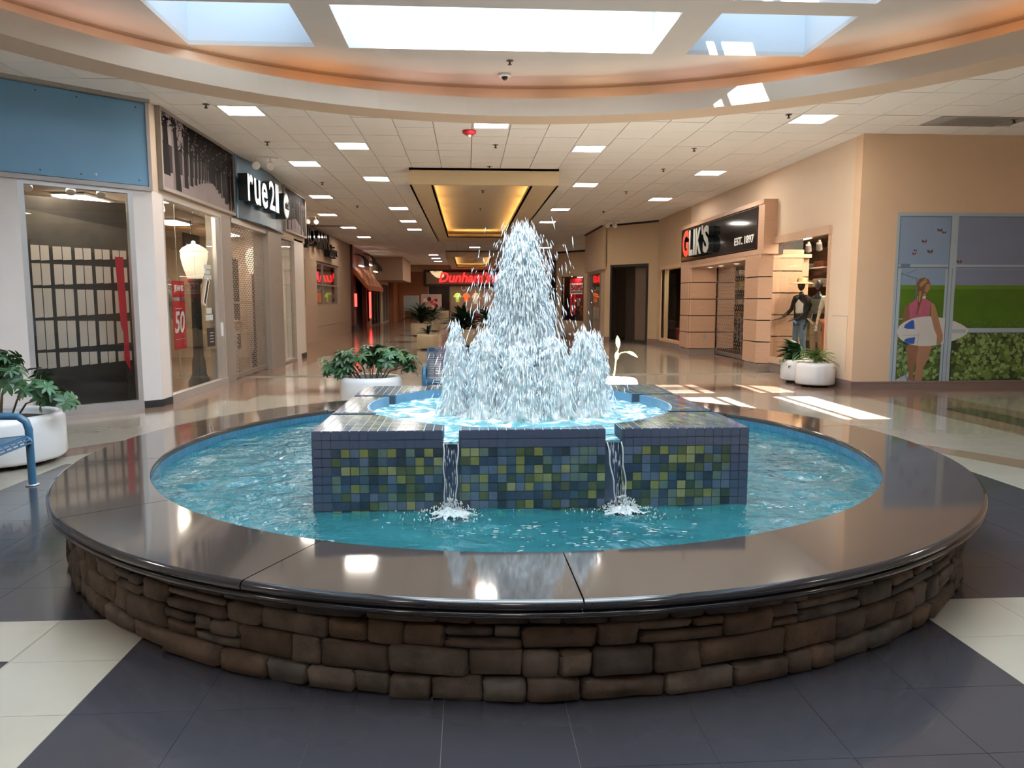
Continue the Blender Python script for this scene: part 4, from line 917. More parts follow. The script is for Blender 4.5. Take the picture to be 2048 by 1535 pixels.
# ---- craft store wall
XJ=-6.15; JF=lambda u,n,z:(XJ+n,u,z); M_jt=mat('craft_store_tan',(.42,.29,.20),.7,.05,2,bump=.15,bscale=12,stretch=(1,1,6))
w=MB(JF)
def wall_holes(w,u0,u1,z0,z1,holes,m,n0=-.25,n1=0):
    us=sorted(holes); cur=u0
    for a,c,za,zb in us:
        w.box(cur,n0,z0,a,n1,z1,m); 
        if za>z0: w.box(a,n0,z0,c,n1,za,m)
        w.box(a,n0,zb,c,n1,z1,m); cur=c
    w.box(cur,n0,z0,u1,n1,z1,m)
wall_holes(w,22.3,40.4,0,4.6,[(24.8,29.2,1.42,3.2),(31.4,36.8,1.42,3.25)],M_jt)
w.obj('wall_left.002',kind='structure')
for i,(a,c,ml) in enumerate(((24.8,29.2,(27,)),(31.4,36.8,(33.2,)))):
    S=struct(f'window_{6+i}'); frame('window_frame',JF,a,c,1.42,3.22,.06,.1,M_bronze,-.08,S,mull=ml,bars=(2.3,)); pane(JF,a+.05,c-.05,1.47,3.17,-.12,S)
    board('shade',JF,a if i==0 else ml[0],c,1.42,3.25,-.4,-.38,mat('window_backing',(.30,.22,.15),.7,.1,2),S)
b=MB(JF)
for z in(.55,): b.box(24.8,0,z,29.2,.012,z+.03,M_bronze); b.box(31.4,0,z,36.8,.012,z+.03,M_bronze)
b.obj('trim_6',kind='structure')
T=thing('store_sign','black channel letters, large then small, high on the tan craft store wall','sign')
text('letter','JO-ANN',4.5,.82,.30,(XJ+.02,28.2,3.55),(0,1,0),(1,0,0),M_black,T,bold=.02); text('letter','fabrics',2.0,.55,.24,(XJ+.02,33.0,3.5),(0,1,0),(1,0,0),M_black,T)
T=thing('neon_sign','tiny red neon open sign in the craft store window','sign',(0,0,0)); board('sign_plate',JF,32.3,32.7,2.5,2.85,-.2,-.18,mat('small_neon',(.6,.02,.05),.5,0,emit=(1,.03,.08),es=.8),T); board('hanger',JF,32.5,32.53,2.85,3.17,-.2,-.18,M_blackm,T)
# ---- food shop with the orange checked awning
M_or=mat('awning_orange',(.62,.17,.06),.7,.08); M_orl=mat('awning_peach',(.78,.40,.25),.7,.08); M_fr=mat('food_red',(.22,.035,.025),.5,.1,3)
w=MB(JF); w.box(40.4,-.25,3.0,48.2,0,4.6,M_fr); w.box(40.4,-.25,0,42.2,0,3.0,M_fr); w.box(46.4,-.25,0,48.2,0,3.0,M_fr); w.box(40.35,-.3,0,40.6,.12,4.6,mat('food_dark_red',(.10,.02,.018),.5)); w.obj('wall_left.003',kind='structure')
T=thing('awning','sloped orange and peach checked awning over the red food shop','awning'); b=MB(JF); nu,nv=8,5
for i in range(nu):
    for j in range(nv):
        f=lambda jj:(.05+.78*jj/nv,3.45-1.03*jj/nv); (n0,z0),(n1,z1)=f(j),f(j+1); u0=40.8+7.2*i/nu; u1=40.8+7.2*(i+1)/nu
        b.add([(u0,n0,z0),(u1,n0,z0),(u1,n1,z1),(u0,n1,z1)],[(0,1,2,3)],M_or if (i+j)%2 else M_orl)
b.obj('awning_cloth',T,False); b=MB(JF); b.box(40.8,.81,2.18,48.0,.85,2.43,M_or); b.add([(40.8,.05,3.45),(40.8,.84,2.42),(40.8,.84,2.18),(40.8,.05,3.1)],[(0,1,2,3)],M_or); b.obj('valance',T,False)
for k,(u,z,l) in enumerate(((42.0,3.62,'nearer'),(45.6,3.85,'middle'),(48.4,3.55,'farther'))):
    T=thing('basket_light',f'dark curved wire basket light on the red food shop fascia, {l} one','light',(0,0,0)); 
    for q in range(8):
        b=MB(JF); uu=u-.9+1.8*q/7; b.tube([(uu,.05,z+.5),(uu,.4,z+.45),(uu,.62,z+.2),(uu,.66,z-.1)],.022,M_blackm,6); b.obj('wire_rib',T)
    b=MB(JF); b.tube([(u-.95,.66,z-.1),(u+.95,.66,z-.1)],.03,M_blackm,6); b.obj('rail',T); board('lamp_bar',JF,u-.7,u+.7,z-.14,z-.09,.3,.42,emis('basket_lamp',(1,.85,.7),1.5),T)
for k,(u,z0,z1,l) in enumerate(((40.9,1.3,2.0,'short red neon tube sign beside the food shop entrance, nearer'),(46.9,.55,2.15,'tall red neon tube sign beside the food shop entrance, farther'))):
    T=thing('neon_sign',l,'sign'); board('housing',JF,u-.1,u+.5,z0-.2,z1+.1,.02,.1,M_blackm,T)
    for q in(0,.28): b=MB(JF); b.tube([(u+.05+q,.14,z0),(u+.05+q,.14,z1)],.05,M_redem,8); b.obj('neon_tube',T)
board('baseboard_left.002',JF,40.3,42.2,0,.3,-.02,.14,M_blackm,kind='structure')
T=thing('food_counter','pale stone counter inside the red food shop','counter'); board('counter',JF,42.6,46.2,0,.95,-1.6,-1.0,mat('counter_stone',(.35,.27,.2),.4,.2,5),T); board('counter_top',JF,42.5,46.3,.95,1.0,-1.65,-.9,M_alu,T)
# ---- dark store, bulkhead and beyond
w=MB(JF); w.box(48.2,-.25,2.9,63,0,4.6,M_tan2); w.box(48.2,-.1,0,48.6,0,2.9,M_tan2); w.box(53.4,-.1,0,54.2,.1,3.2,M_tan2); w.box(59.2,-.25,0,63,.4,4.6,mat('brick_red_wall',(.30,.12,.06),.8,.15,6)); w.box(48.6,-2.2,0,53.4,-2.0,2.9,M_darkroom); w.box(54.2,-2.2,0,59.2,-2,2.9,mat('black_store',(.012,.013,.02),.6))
w.obj('wall_left.004',kind='structure')
w=MB(); w.box(XJ,51.5,3.0,-4.35,58.6,4.58,mat('bulkhead_tan',(.45,.34,.24),.7)); w.obj('trim_7',kind='structure')
S=struct('window_8'); frame('window_frame',JF,54.2,59.2,0,2.9,.12,.1,M_bronze,.02,S,mull=(55.6,57.2)); pane(JF,54.3,59.1,.1,2.8,-.05,S)
S=struct('window_9'); frame('window_frame',JF,48.6,53.4,0,2.9,.1,.1,M_blackm,.0,S,mull=(50.2,51.8)); pane(JF,48.7,53.3,.1,2.8,-.05,S)

# ================================================================ RIGHT SIDE
XR=7.0
# mural wall (faces the viewer) and corner
w=MB(); w.box(7.0,13.25,0,12.4,13.5,4.62,M_tan); w.obj('wall_right',kind='structure')
def holes_x(name,X0,sgn,u0,u1,z0,z1,holes,m,th=.25):
    w=MB(RF if sgn<0 else LF); wall_holes(w,u0,u1,z0,z1,holes,m,-th,0); return w.obj(name,kind='structure')
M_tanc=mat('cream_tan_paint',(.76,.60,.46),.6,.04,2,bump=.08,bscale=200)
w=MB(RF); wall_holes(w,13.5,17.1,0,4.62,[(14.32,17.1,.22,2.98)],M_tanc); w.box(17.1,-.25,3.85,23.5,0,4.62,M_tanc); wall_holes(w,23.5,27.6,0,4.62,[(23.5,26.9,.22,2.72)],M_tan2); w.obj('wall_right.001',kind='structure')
b=MB(RF); b.box(13.25,0,0,14.3,.015,.16,M_base); b.box(14.3,0,0,17.0,.02,.2,mat('grey_brown_base',(.27,.22,.19),.5)); b.box(23.4,0,0,27.6,.02,.2,mat('grey_brown_base',(.27,.22,.19),.5)); b.obj('baseboard_right',kind='structure')
b=MB(); b.box(6.985,13.23,0,12.4,13.25,.15,M_base); b.box(6.985,13.222,.11,12.4,13.23,.118,M_brown); b.obj('baseboard_right.001',kind='structure')
b=MB(RF); b.box(13.5,.0,1.33,14.1,.004,1.34,M_bronze); b.box(13.5,0,.3,13.506,.004,1.33,mat('access_panel_line',(.5,.37,.26),.6)); b.obj('trim_8',kind='structure')
# display window right of the portal
S=struct('window_10'); b=MB(RF); b.box(14.24,0,2.9,17.1,.07,3.06,M_woodl); b.box(14.3,0,2.98,17.1,.04,3.0,M_wood); b.box(14.26,-.1,.2,17.1,.05,.34,M_woodl); b.box(14.26,-.1,.3,14.33,.03,2.95,M_woodl); b.obj('window_frame',S)
pane(RF,14.33,15.6,.34,2.9,-.06,S); pane(RF,15.61,17.1,.34,2.9,-.06,S)
# store portal
T=struct('wall_right.002'); P0=.30
def pier_panel(lst,label=None):
    pass
b=MB(RF); b.box(16.85,0,0,23.6,P0,.16,mat('grey_brown_base',(.27,.22,.19),.5)) if 0 else None
bb=mat('grey_brown_base',(.27,.22,.19),.5)
b.box(16.95,-.2,0,17.9,P0-.02,.16,bb); b.box(22.5,-.6,0,23.5,P0-.02,.16,bb); b.box(16.95,-.2,2.68,23.5,P0-.1,3.85,M_blackm)
b.box(17.15,-.85,.16,17.85,P0-.02,2.68,M_blackm); b.box(22.55,-1.05,.16,23.4,P0-.02,2.68,M_blackm)
b.obj('portal_core',T)
b=MB(RF); b.box(16.86,-.05,2.68,23.56,P0,2.80,M_wood); b.box(16.86,-.05,3.80,23.56,P0+.02,3.9,M_wood); b.box(16.86,-.05,2.80,17.22,P0,3.80,M_wood); b.box(23.42,-.05,2.8,23.56,P0,3.8,M_wood); b.box(17.0,-.9,2.60,23.5,P0-.01,2.68,M_woodl); b.obj('portal_frame',T)
for k in range(5):
    z0=.18+k*.5; z1=z0+.475
    b=MB(RF); b.prism([(17.10,-.02),(16.95,.02),(17.12,P0),(17.95,P0),(17.95,-.9),(17.13,-.9)],z0,z1,M_wood); b.obj('cladding_panel',T)
    b=MB(RF); b.prism([(22.48,-1.1),(22.48,P0-.06),(22.6,P0),(23.45,P0),(23.45,-1.1)],z0,z1,M_wood); b.obj('cladding_panel',T)
T=thing('store_sign','glossy black signboard with one red and several grey letters and EST. 1897 over the portal','sign'); board('sign_plate',RF,17.26,23.40,2.84,3.76,P0-.05,P0+.005,M_black,T); frame('edge_line',RF,17.24,23.42,2.82,3.78,.018,.01,mat('burgundy_line',(.06,.012,.012),.4),P0+.012,T)
M_sil=mat('silver_letter_face',(.50,.53,.50),.4,.05)
o=XR-P0-.01
text('letter','G',.62,.78,.16,(o,22.75,2.92),(0,-1,0),(-1,0,0),mat('red_letter_face',(.75,.05,.02),.4,0,emit=(1,.1,.05),es=.15),T,bold=.045,m2=M_lside,label='red letter G')
for ch,u,w_ in (('L',22.1,.38),('I',21.68,.18),('K',21.45,.52),("'",20.92,.14),('S',20.78,.52)): text('letter',ch,w_,.74 if ch!="'" else .25,.16,(o,u,2.93 if ch!="'" else 3.45),(0,-1,0),(-1,0,0),M_sil,T,bold=.045,m2=M_lside)
text('letter','EST. 1897',1.28,.19,.012,(o,18.7,2.98),(0,-1,0),(-1,0,0),M_wprint,T,bold=.02)
for k,u in enumerate((18.6,19.8,21.0,22.0)):
    T=thing('downlight',f'small round downlight under the portal, {ORD[k]} from the near pier','light',(XR+.15,u,2.6)); b=MB(); b.lathe([(0,-.004),(.07,-.004)],(0,0,0),L_store2,16,smooth=False); b.obj('lens',T); b=MB(); b.lathe([(.07,0),(.1,0),(.1,-.012),(.07,-.008)],(0,0,0),M_wprint,16,closed=True); b.obj('trim_ring',T)
grille('closed black and silver security grille in the portal of the clothes shop',RF,17.9,22.5,.02,2.62,-.55,du=.16,dz=.10,m=mat('grille_silver',(.30,.29,.29),.35,metal=.7),rod=.005,wid=.012)
T=thing('outlet','small electrical outlet plate on the far pier of the portal','outlet'); board('plate',lambda u,n,z:(7.0-n,u,z),22.47,22.48,.45,.58,-.25,-.15,M_alu,T)
# interior of the clothes shop
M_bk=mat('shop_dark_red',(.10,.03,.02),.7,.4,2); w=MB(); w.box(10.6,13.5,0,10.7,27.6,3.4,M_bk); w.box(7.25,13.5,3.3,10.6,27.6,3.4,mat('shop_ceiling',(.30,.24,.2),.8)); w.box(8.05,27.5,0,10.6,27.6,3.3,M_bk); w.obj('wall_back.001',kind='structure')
b=MB(); b.box(7.9,17.2,.3,7.95,17.3,3.2,M_wood)
# tan display wall seen through the window (panelled pier returning)
T=struct('wall_side')
for k in range(5):
    b=MB(); b.box(7.0,17.02,.31+k*.5,7.72,17.08,.785+k*.5,M_wood); b.obj('cladding_panel',T)
b=MB(); b.box(7.26,17.08,.31,7.72,17.10,3.2,M_blackm); b.obj('core',T)
for k,(u,on) in enumerate(((14.6,0),(15.0,0),(15.5,0),(16.0,0))): spot(f'silver spotlight hanging inside the display window, {ORD[k]} from the wall corner',(7.35,u,2.88),aim=(.3,.5,-.8),on=False,col=M_alu)
store_light('light panel added right above the mannequins in the display window',7.75,15.7,3.28,.3,1.6)  # added panel that lifts the dark interior around the mannequins
for k,(x,y) in enumerate(((8.3,14.6),(8.4,16.2),(9.4,15.2),(8.8,20.0),(9.2,25.0))): store_light(f'panel light on the dark clothes shop ceiling, {ORD[k]} from the mural wall',x,y,3.28,.7,.5,emis('store_panel_dim',(1,.8,.55),6) if k>2 else L_store2)
random.seed(8)
for k in range(12):
    y=13.9+k*.24; garment(f'{["brown","black","tan","rust","grey"][k%5]} garment on the upper back rail of the clothes shop, {NUM[k]} from the corner',(9.3,y,2.35),.32,.7,M_clothes[[4,0,6,7,1][k%5]],'shirt',.42,'shirt','garments on the upper back rail')
T=thing('clothes_rail','upper metal rail with dark garments at the back of the clothes shop','clothes rail'); b=MB(); b.tube([(9.3,13.7,2.44),(9.3,16.9,2.44)],.015,M_alu,6); b.obj('rail',T)
for y in(13.7,16.9): b=MB(); b.tube([(9.3,y,0),(9.3,y,2.44)],.018,M_alu,6); b.obj('upright',T)
M_shoe=[mat('display_%d'%i,c,.6,.3,8) for i,c in enumerate([(.5,.28,.1),(.6,.4,.12),(.3,.1,.05),(.6,.55,.5),(.05,.05,.05)])]
T=thing('display_shelving','wall of lit shelves behind the portal grille','shelves',(0,0,0))
for z in(.5,1.0,1.5,2.0,2.5): board('shelf',RF,17.8,27.3,z,z+.03,-3.0,-2.6,M_woodl,T)
board('back_panel',RF,17.8,27.3,.1,3.1,-3.05,-3.0,mat('shelf_back',(.16,.075,.03),.7,.4,3),T)
k=0
for zi,z in enumerate((.53,1.03,1.53,2.03,2.53)):
    for q in range(9):
        k+=1; u=18.3+q*1.05; T=thing('folded_stack',f'folded stack on shelf {["one","two","three","four","five"][zi]} from below behind the portal grille, {ORD[q]} along','clothes',(XR+2.8,u,z),0,'folded stacks on the lit shelves'); m=random.choice(M_shoe); hh=random.uniform(.12,.3); b=MB(); 
        for r in range(3): b.box(-.13,-.3+.01*r,hh*r/3,.13,.3-.006*r,hh*(r+.85)/3,m)
        b.obj('fold',T)
for k,(y,h_) in enumerate(((19.4,1.0),(21.6,1.3),(23.6,1.1))):
    T=thing('display_rack',f'dark clothes rack behind the portal grille, {ORD[k]} from the near pier','clothes rack',(8.6 if y<23 else 8.9,y,0)); b=MB(); b.tube([(0,-.4,0),(0,-.4,h_),(0,.4,h_),(0,.4,0)],.02,M_alu,6); b.obj('rail',T)
    for q in range(5): b=MB(); b.box(-.2,-.34+q*.14,h_-.75,.2,-.27+q*.14,h_-.06,M_clothes[(q*2+k)%8]); b.obj('garment',T)
# small window beyond the portal
S=struct('window_11'); b=MB(RF); b.box(23.5,0,2.72,26.98,.05,2.84,M_woodl); b.box(26.9,-.1,.2,27.0,.03,2.75,M_woodl); b.box(23.5,-.1,.18,26.98,.04,.28,M_woodl); b.obj('window_frame',S); pane(RF,23.5,26.9,.28,2.72,-.06,S)
w=MB(); w.box(7.9,23.7,0,8.0,27.5,3.2,mat('yellow_store_wall',(.55,.42,.2),.7,.1)); w.obj('wall_back.002',kind='structure'); store_light('ceiling light behind the small window past the portal',7.6,25.3,3.1,.4,.9)
T=thing('shop_lantern','small red framed lantern on the floor of the small window','lantern',(7.35,25.6,.25)); b=MB(); b.box(-.12,-.12,0,.12,.12,.04,M_red); b.box(-.12,-.12,.4,.12,.12,.44,M_red)
for x in(-.11,.11):
    for y in(-.11,.11): b.box(x-.012,y-.012,.04,x+.012,y+.012,.4,M_red)
b.obj('frame',T); b=MB(); b.lathe([(.05,.04),(.05,.2),(0,.2)],(0,0,0),M_wprint,10); b.obj('candle',T)
# ---- angled closed storefront
def seg_f(p,q):
    d=Vector((q[0]-p[0],q[1]-p[1])).normalized(); nn=Vector((-d.y,d.x)) 
    if nn.x>0: nn=-nn
    return (lambda u,n,z:(p[0]+d.x*u+nn.x*n,p[1]+d.y*u+nn.y*n,z)),(Vector(q)-Vector(p)).length
A_=(7.0,27.55);B2=(5.4,29.5);C2=(5.4,33.8);D2=(7.0,35.0)
F1,L1=seg_f(A_,B2); F2,L2=seg_f(B2,C2)
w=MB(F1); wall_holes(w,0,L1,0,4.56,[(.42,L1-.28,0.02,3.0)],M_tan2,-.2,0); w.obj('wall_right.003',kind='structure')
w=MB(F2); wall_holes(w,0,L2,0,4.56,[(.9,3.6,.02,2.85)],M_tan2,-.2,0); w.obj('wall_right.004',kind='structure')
w=MB(F2); w.box(-.1,-.01,2.85,L2,.12,4.56,M_tan2); w.obj('trim_9',kind='structure')
w=MB(); w.box(5.4,33.7,0,7.1,33.9,4.56,M_tan2); w.box(7.0,33.8,0,7.2,43.6,4.56,M_tan2); w.box(6.4,28.6,0,8.9,28.7,0.01,M_darkroom); w.obj('wall_right.005',kind='structure')
b=MB(F1); b.box(0,0,4.48,L1+.02,.03,4.55,M_blackm); b.obj('trim_10',kind='structure'); b=MB(F2); b.box(0,.12,4.48,L2,.15,4.55,M_blackm); b.obj('trim_11',kind='structure')
S=struct('door_1'); frame('door_frame',F1,.42,L1-.28,.0,3.0,.09,.16,M_blackm,.02,S); 
w=MB(F1); w.box(.5,-1.4,0,L1,-1.3,3.0,mat('paneling',(.13,.10,.08),.7,.1)); w.obj('back_wall',S)
for k in range(24):
    b=MB(F1); b.box(.5,-.32,.12+k*.12,1.25,-.29,.12+k*.12+.112,mat('shutter_slat',(.16,.11,.08),.5,.1)); b.obj('shutter_slat',S)
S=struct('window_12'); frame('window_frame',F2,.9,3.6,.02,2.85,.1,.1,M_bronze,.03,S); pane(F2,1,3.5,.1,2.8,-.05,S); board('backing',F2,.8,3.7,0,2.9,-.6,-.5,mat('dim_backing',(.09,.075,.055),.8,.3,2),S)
b=MB(F1); b.box(0,0,0,.42,.015,.2,M_base); b.box(L1-.28,0,0,L1,.015,.2,M_base); b.obj('baseboard_right.002',kind='structure')
# ---- second angled storefront with the 50% poster
E1=(7.0,43.4);E2=(5.45,45.6);F3,L3=seg_f(E1,E2)
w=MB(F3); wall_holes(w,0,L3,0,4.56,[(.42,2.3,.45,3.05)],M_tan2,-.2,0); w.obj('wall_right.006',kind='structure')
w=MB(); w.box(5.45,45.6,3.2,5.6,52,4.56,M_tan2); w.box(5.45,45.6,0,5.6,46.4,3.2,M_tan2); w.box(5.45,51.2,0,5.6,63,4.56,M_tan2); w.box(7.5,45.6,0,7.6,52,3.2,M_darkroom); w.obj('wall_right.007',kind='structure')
b=MB(F3); b.box(0,0,4.45,L3+.02,.03,4.55,M_blackm); b.obj('trim_12',kind='structure')
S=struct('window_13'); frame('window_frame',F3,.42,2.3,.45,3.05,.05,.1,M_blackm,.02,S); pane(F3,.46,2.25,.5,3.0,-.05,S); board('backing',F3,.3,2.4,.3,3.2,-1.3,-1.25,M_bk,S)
T=thing('sale_poster','red sale poster with a white panel reading 50% in the far right window','poster'); board('sheet',F3,.75,2.0,1.75,2.95,-.40,-.38,M_red,T); board('white_panel',F3,.78,1.98,2.0,2.65,-.38,-.375,M_wprint,T)
d3=(Vector(E1)-Vector(E2)).normalized(); q0=F3(1.92,-.372,2.22); nn=Vector(F3(0,1,0))-Vector(F3(0,0,0)); text('letter','50%',1.05,.36,.01,q0,(d3.x,d3.y,0),nn,M_red,T,bold=.05)
for z in(2.1,): board('text_line',F3,.85,1.9,z,z+.05,-.375,-.37,M_red,T)
for k,(u,z,c) in enumerate(((.8,.6,4),(1.2,.7,7),(1.6,.55,0),(2.0,.8,1),(.9,1.3,7),(1.5,1.25,2),(2.0,1.3,4))):
    garment(f'{["red","orange","black","grey","orange","pale","red"][k]} shirt on display below the 50% poster, {ORD[k]}',F3(u,-.6,z+.55),math.atan2(d3.y,d3.x),.5,M_clothes[c],'shirt',.27,'shirt','shirts below the 50% poster')
store_light('small light added in front of the poster in the far right window',*F3(1.3,-.2,3.04),.5,.12)  # added lamp, brightens the front of the poster
store_light('light above the shirts in the far right poster window',*F3(1.3,-.9,3.04),.8,.4)
T=thing('store_sign','dark sign with pale lettering high on the right wall beyond the poster window','sign'); X_=5.43; board('sign_plate',lambda u,n,z:(X_-n,u,z),46.5,51.5,3.2,4.1,0,.1,M_blackm,T); text('letter','SHOES',3.6,.5,.02,(X_-.1,50.8,3.4),(0,-1,0),(-1,0,0),M_wprint,T)
# ---- far end store
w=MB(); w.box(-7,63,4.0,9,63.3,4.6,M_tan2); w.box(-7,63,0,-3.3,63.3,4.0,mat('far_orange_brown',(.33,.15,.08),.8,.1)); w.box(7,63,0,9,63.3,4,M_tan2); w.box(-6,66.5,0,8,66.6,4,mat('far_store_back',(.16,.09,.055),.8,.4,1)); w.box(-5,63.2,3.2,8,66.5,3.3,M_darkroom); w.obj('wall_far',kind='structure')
T=thing('store_sign','illuminated red lettering with a pale disc over the sports shop at the far end','sign'); FF=lambda u,n,z:(u,62.95-n,z); board('sign_plate',FF,-3.4,7.0,3.0,4.1,0,.15,mat('far_sign_grey',(.30,.25,.19),.6,.05),T); frame('sign_frame',FF,-3.6,7.1,2.78,4.15,.2,.12,mat('far_sign_edge',(.03,.018,.015),.5),.2,T)
text('letter',"Dunham's",4.3,.86,.1,(-2.35,62.78,3.12),(1,0,0),(0,-1,0),M_signred,T,bold=.02,shear=.25); text('letter','SPORTS',2.9,.5,.1,(2.05,62.78,3.15),(1,0,0),(0,-1,0),M_signred,T,bold=.04,shear=.15)
b=MB(); pts=[(-3.1,4.05),(-2.9,3.8),(-2.6,3.55),(-2.2,3.45),(-1.9,3.6),(-1.95,3.9),(-2.1,4.05)]; b.add([(x,62.75,z) for x,z in pts],[tuple(range(len(pts)))],emis('pale_disc',(1,.72,.38),.3)); b.obj('pale_disc',T)
S=struct('window_14'); frame('window_frame',FF,-3.3,7.0,0,3.0,.1,.1,M_bronze,.0,S,mull=(-1.4,)); pane(FF,-3.2,-1.45,.1,2.9,-.05,S)
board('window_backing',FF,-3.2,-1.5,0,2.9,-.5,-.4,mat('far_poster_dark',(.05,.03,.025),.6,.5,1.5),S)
text('letter','OUTDOOR',3.4,.42,.03,(-.55,62.4+.6,2.45),(1,0,0),(0,-1,0),M_wprint,thing('department_sign','pale OUTDOOR lettering hanging inside the far sports shop','sign'))
cf_=[mat('far_lime',(.45,.7,.05),.7),mat('far_orange',(.85,.16,.03),.7),mat('far_khaki',(.55,.42,.25),.7),mat('far_grey',(.3,.3,.32),.7)]
for k,(x,c,n_) in enumerate(((-.85,0,'lime green'),(-.1,1,'orange'),(.7,2,'khaki'),(1.6,3,'grey'),(3.2,1,'orange'),(4.2,2,'khaki'))):
    garment(f'{n_} shirt on the wall of the far sports shop, {ORD[k]} from the left',(x,64.5,2.25),0,.75 if k!=2 else .9,cf_[c],'shirt',.5,'shirt','shirts of the far sports shop')
for k in range(14):
    x=-1.2+k*.5; m=M_clothes[k%8]; T=thing('clothes_stack',f'dark pile of folded clothes low in the far sports shop, {NUM[k]} from the left','clothes',(x,64.6+.3*(k%2),0),0,'piles of the far sports shop'); b=MB(); b.box(-.2,-.2,0,.2,.2,.5+.25*(k%3),m); b.box(-.16,-.16,.5+.25*(k%3),.16,.16,.62+.25*(k%3),M_clothes[(k*3+1)%8]); b.obj('pile',T)
for k,x in enumerate((-1,1,3,5)): store_light(f'light inside the far sports shop, {ORD[k]} from the left',x,64.2,3.18,1.0,.6)
# ---- outer shell behind the viewer and beyond the stores
w=MB(); w.box(-15,-8,0,-9.3,-7.8,5.2,M_beige); w.box(-9.5,-7.8,0,-9.3,8,4.62,M_beige); w.box(12.3,-7.8,0,12.5,13.5,4.62,M_tan); w.box(-9.5,-8,0,12.5,-7.8,4.62,M_beige)
w.box(-15,-8,0,-14.8,72,4.7,M_darkroom); w.box(16.8,-8,0,17,72,4.7,M_darkroom); w.box(-15,71.8,0,17,72,4.7,M_darkroom); w.box(12.5,-8,0,17,-7.8,4.7,M_darkroom); w.box(-9.5,7.8,0,-7.8,8.1,4.62,M_beige); w.obj('wall_near',kind='structure')

# ================================================================ PLANTERS, PLANTS, BENCHES
M_pot=mat('planter_white',(.74,.72,.71),.22,.03,2,coat=.2); M_potb=mat('planter_tan',(.55,.45,.30),.4,.05,2); M_soil=mat('soil',(.03,.02,.015),.95,.4,30,bump=.6)
M_leaf=mat('leaf_green',(.045,.12,.045),.35,.35,14,rnd=.35); M_leaf2=mat('leaf_light',(.14,.24,.05),.4,.3,14,rnd=.35); M_leafd=mat('leaf_dark',(.015,.04,.018),.45,.3,14,rnd=.3); M_stem=mat('stem_brown',(.22,.15,.09),.7,.2,20); M_leafv=mat('leaf_variegated',(.07,.16,.08),.35,.5,30,rnd=.3)
def leaflet(b,base,d,L_,w,m,droop=.5,seg=4,up=Vector((0,0,1))):
    base=Vector(base); d=Vector(d).normalized(); side=d.cross(up)
    if side.length<.05: side=Vector((1,0,0))
    side.normalize(); vs=[]; p=base.copy(); cur=d.copy()
    prof=[.12,.75,1,.72,.05] if seg==4 else [.12]+[math.sin(PI*(i+.6)/(seg+.8)) for i in range(1,seg)]+[.04]
    for i in range(seg+1):
        ww=w*prof[i]; vs+= [p-side*ww,p-Vector((0,0,ww*.35)),p+side*ww]
        cur=(cur+Vector((0,0,-droop/seg))).normalized(); p=p+cur*(L_/seg)
    fs=[]
    for i in range(seg): a=i*3; fs+=[(a,a+1,a+4,a+3),(a+1,a+2,a+5,a+4)]
    b.add(vs,fs,m,True)
def palmate(rd,m,n=8,L_=.11,w=.020,droop=.7):
    b=MB(); 
    for k in range(n):
        a=2*PI*k/n+rd.uniform(-.12,.12); leaflet(b,(math.cos(a)*.006,math.sin(a)*.006,0),(math.cos(a),math.sin(a),rd.uniform(.05,.35)),L_*rd.uniform(.8,1.1),w*rd.uniform(.85,1.15),m,droop)
    return b.mesh('leaf',False)
_lm={}
def leafset(key,fn,n=6):
    if key not in _lm: rd=random.Random(hash(key)%1000 if 0 else len(key)*7); _lm[key]=[fn(rd) for _ in range(n)]
    return _lm[key]
def pot(T,r,h,m,feet=True,hole=.9,z0=.05):
    b=MB(); b.lathe([(r-.10,z0),(r-.02,z0),(r,z0+.03),(r,h-.07),(r-.015,h-.025),(r-.045,h),(r-.09,h-.005),(r-.10,h-.03),(r-.11,h-.12),(0,h-.12)],(0,0,0),m,40); b.obj('pot',T)
    b=MB(); b.lathe([(r-.108,h-.075),(0,h-.07)],(0,0,0),M_soil,24); b.obj('soil',T)
    if feet:
        for k in range(4):
            a=PI/4+k*PI/2; b=MB(); b.lathe([(0,0),(.03,0),(.03,z0),(0,z0)],((r-.14)*math.cos(a),(r-.14)*math.sin(a),0),M_blackm,10); b.obj('foot',T)
        b=MB(); b.lathe([(0,.02),(r-.12,.02),(r-.12,z0+.01),(0,z0+.01)],(0,0,0),M_blackm,24); b.obj('plinth',T)
def place(T,me,p,d,s,rd,name='leaf'):
    o=link(name,me,T); d=Vector(d).normalized(); q=d.to_track_quat('Z','Y'); o.rotation_euler=(q.to_matrix()@Matrix.Rotation(rd.uniform(0,6.28),3,'Z')).to_euler(); o.location=p; o.scale=(s,s,s)
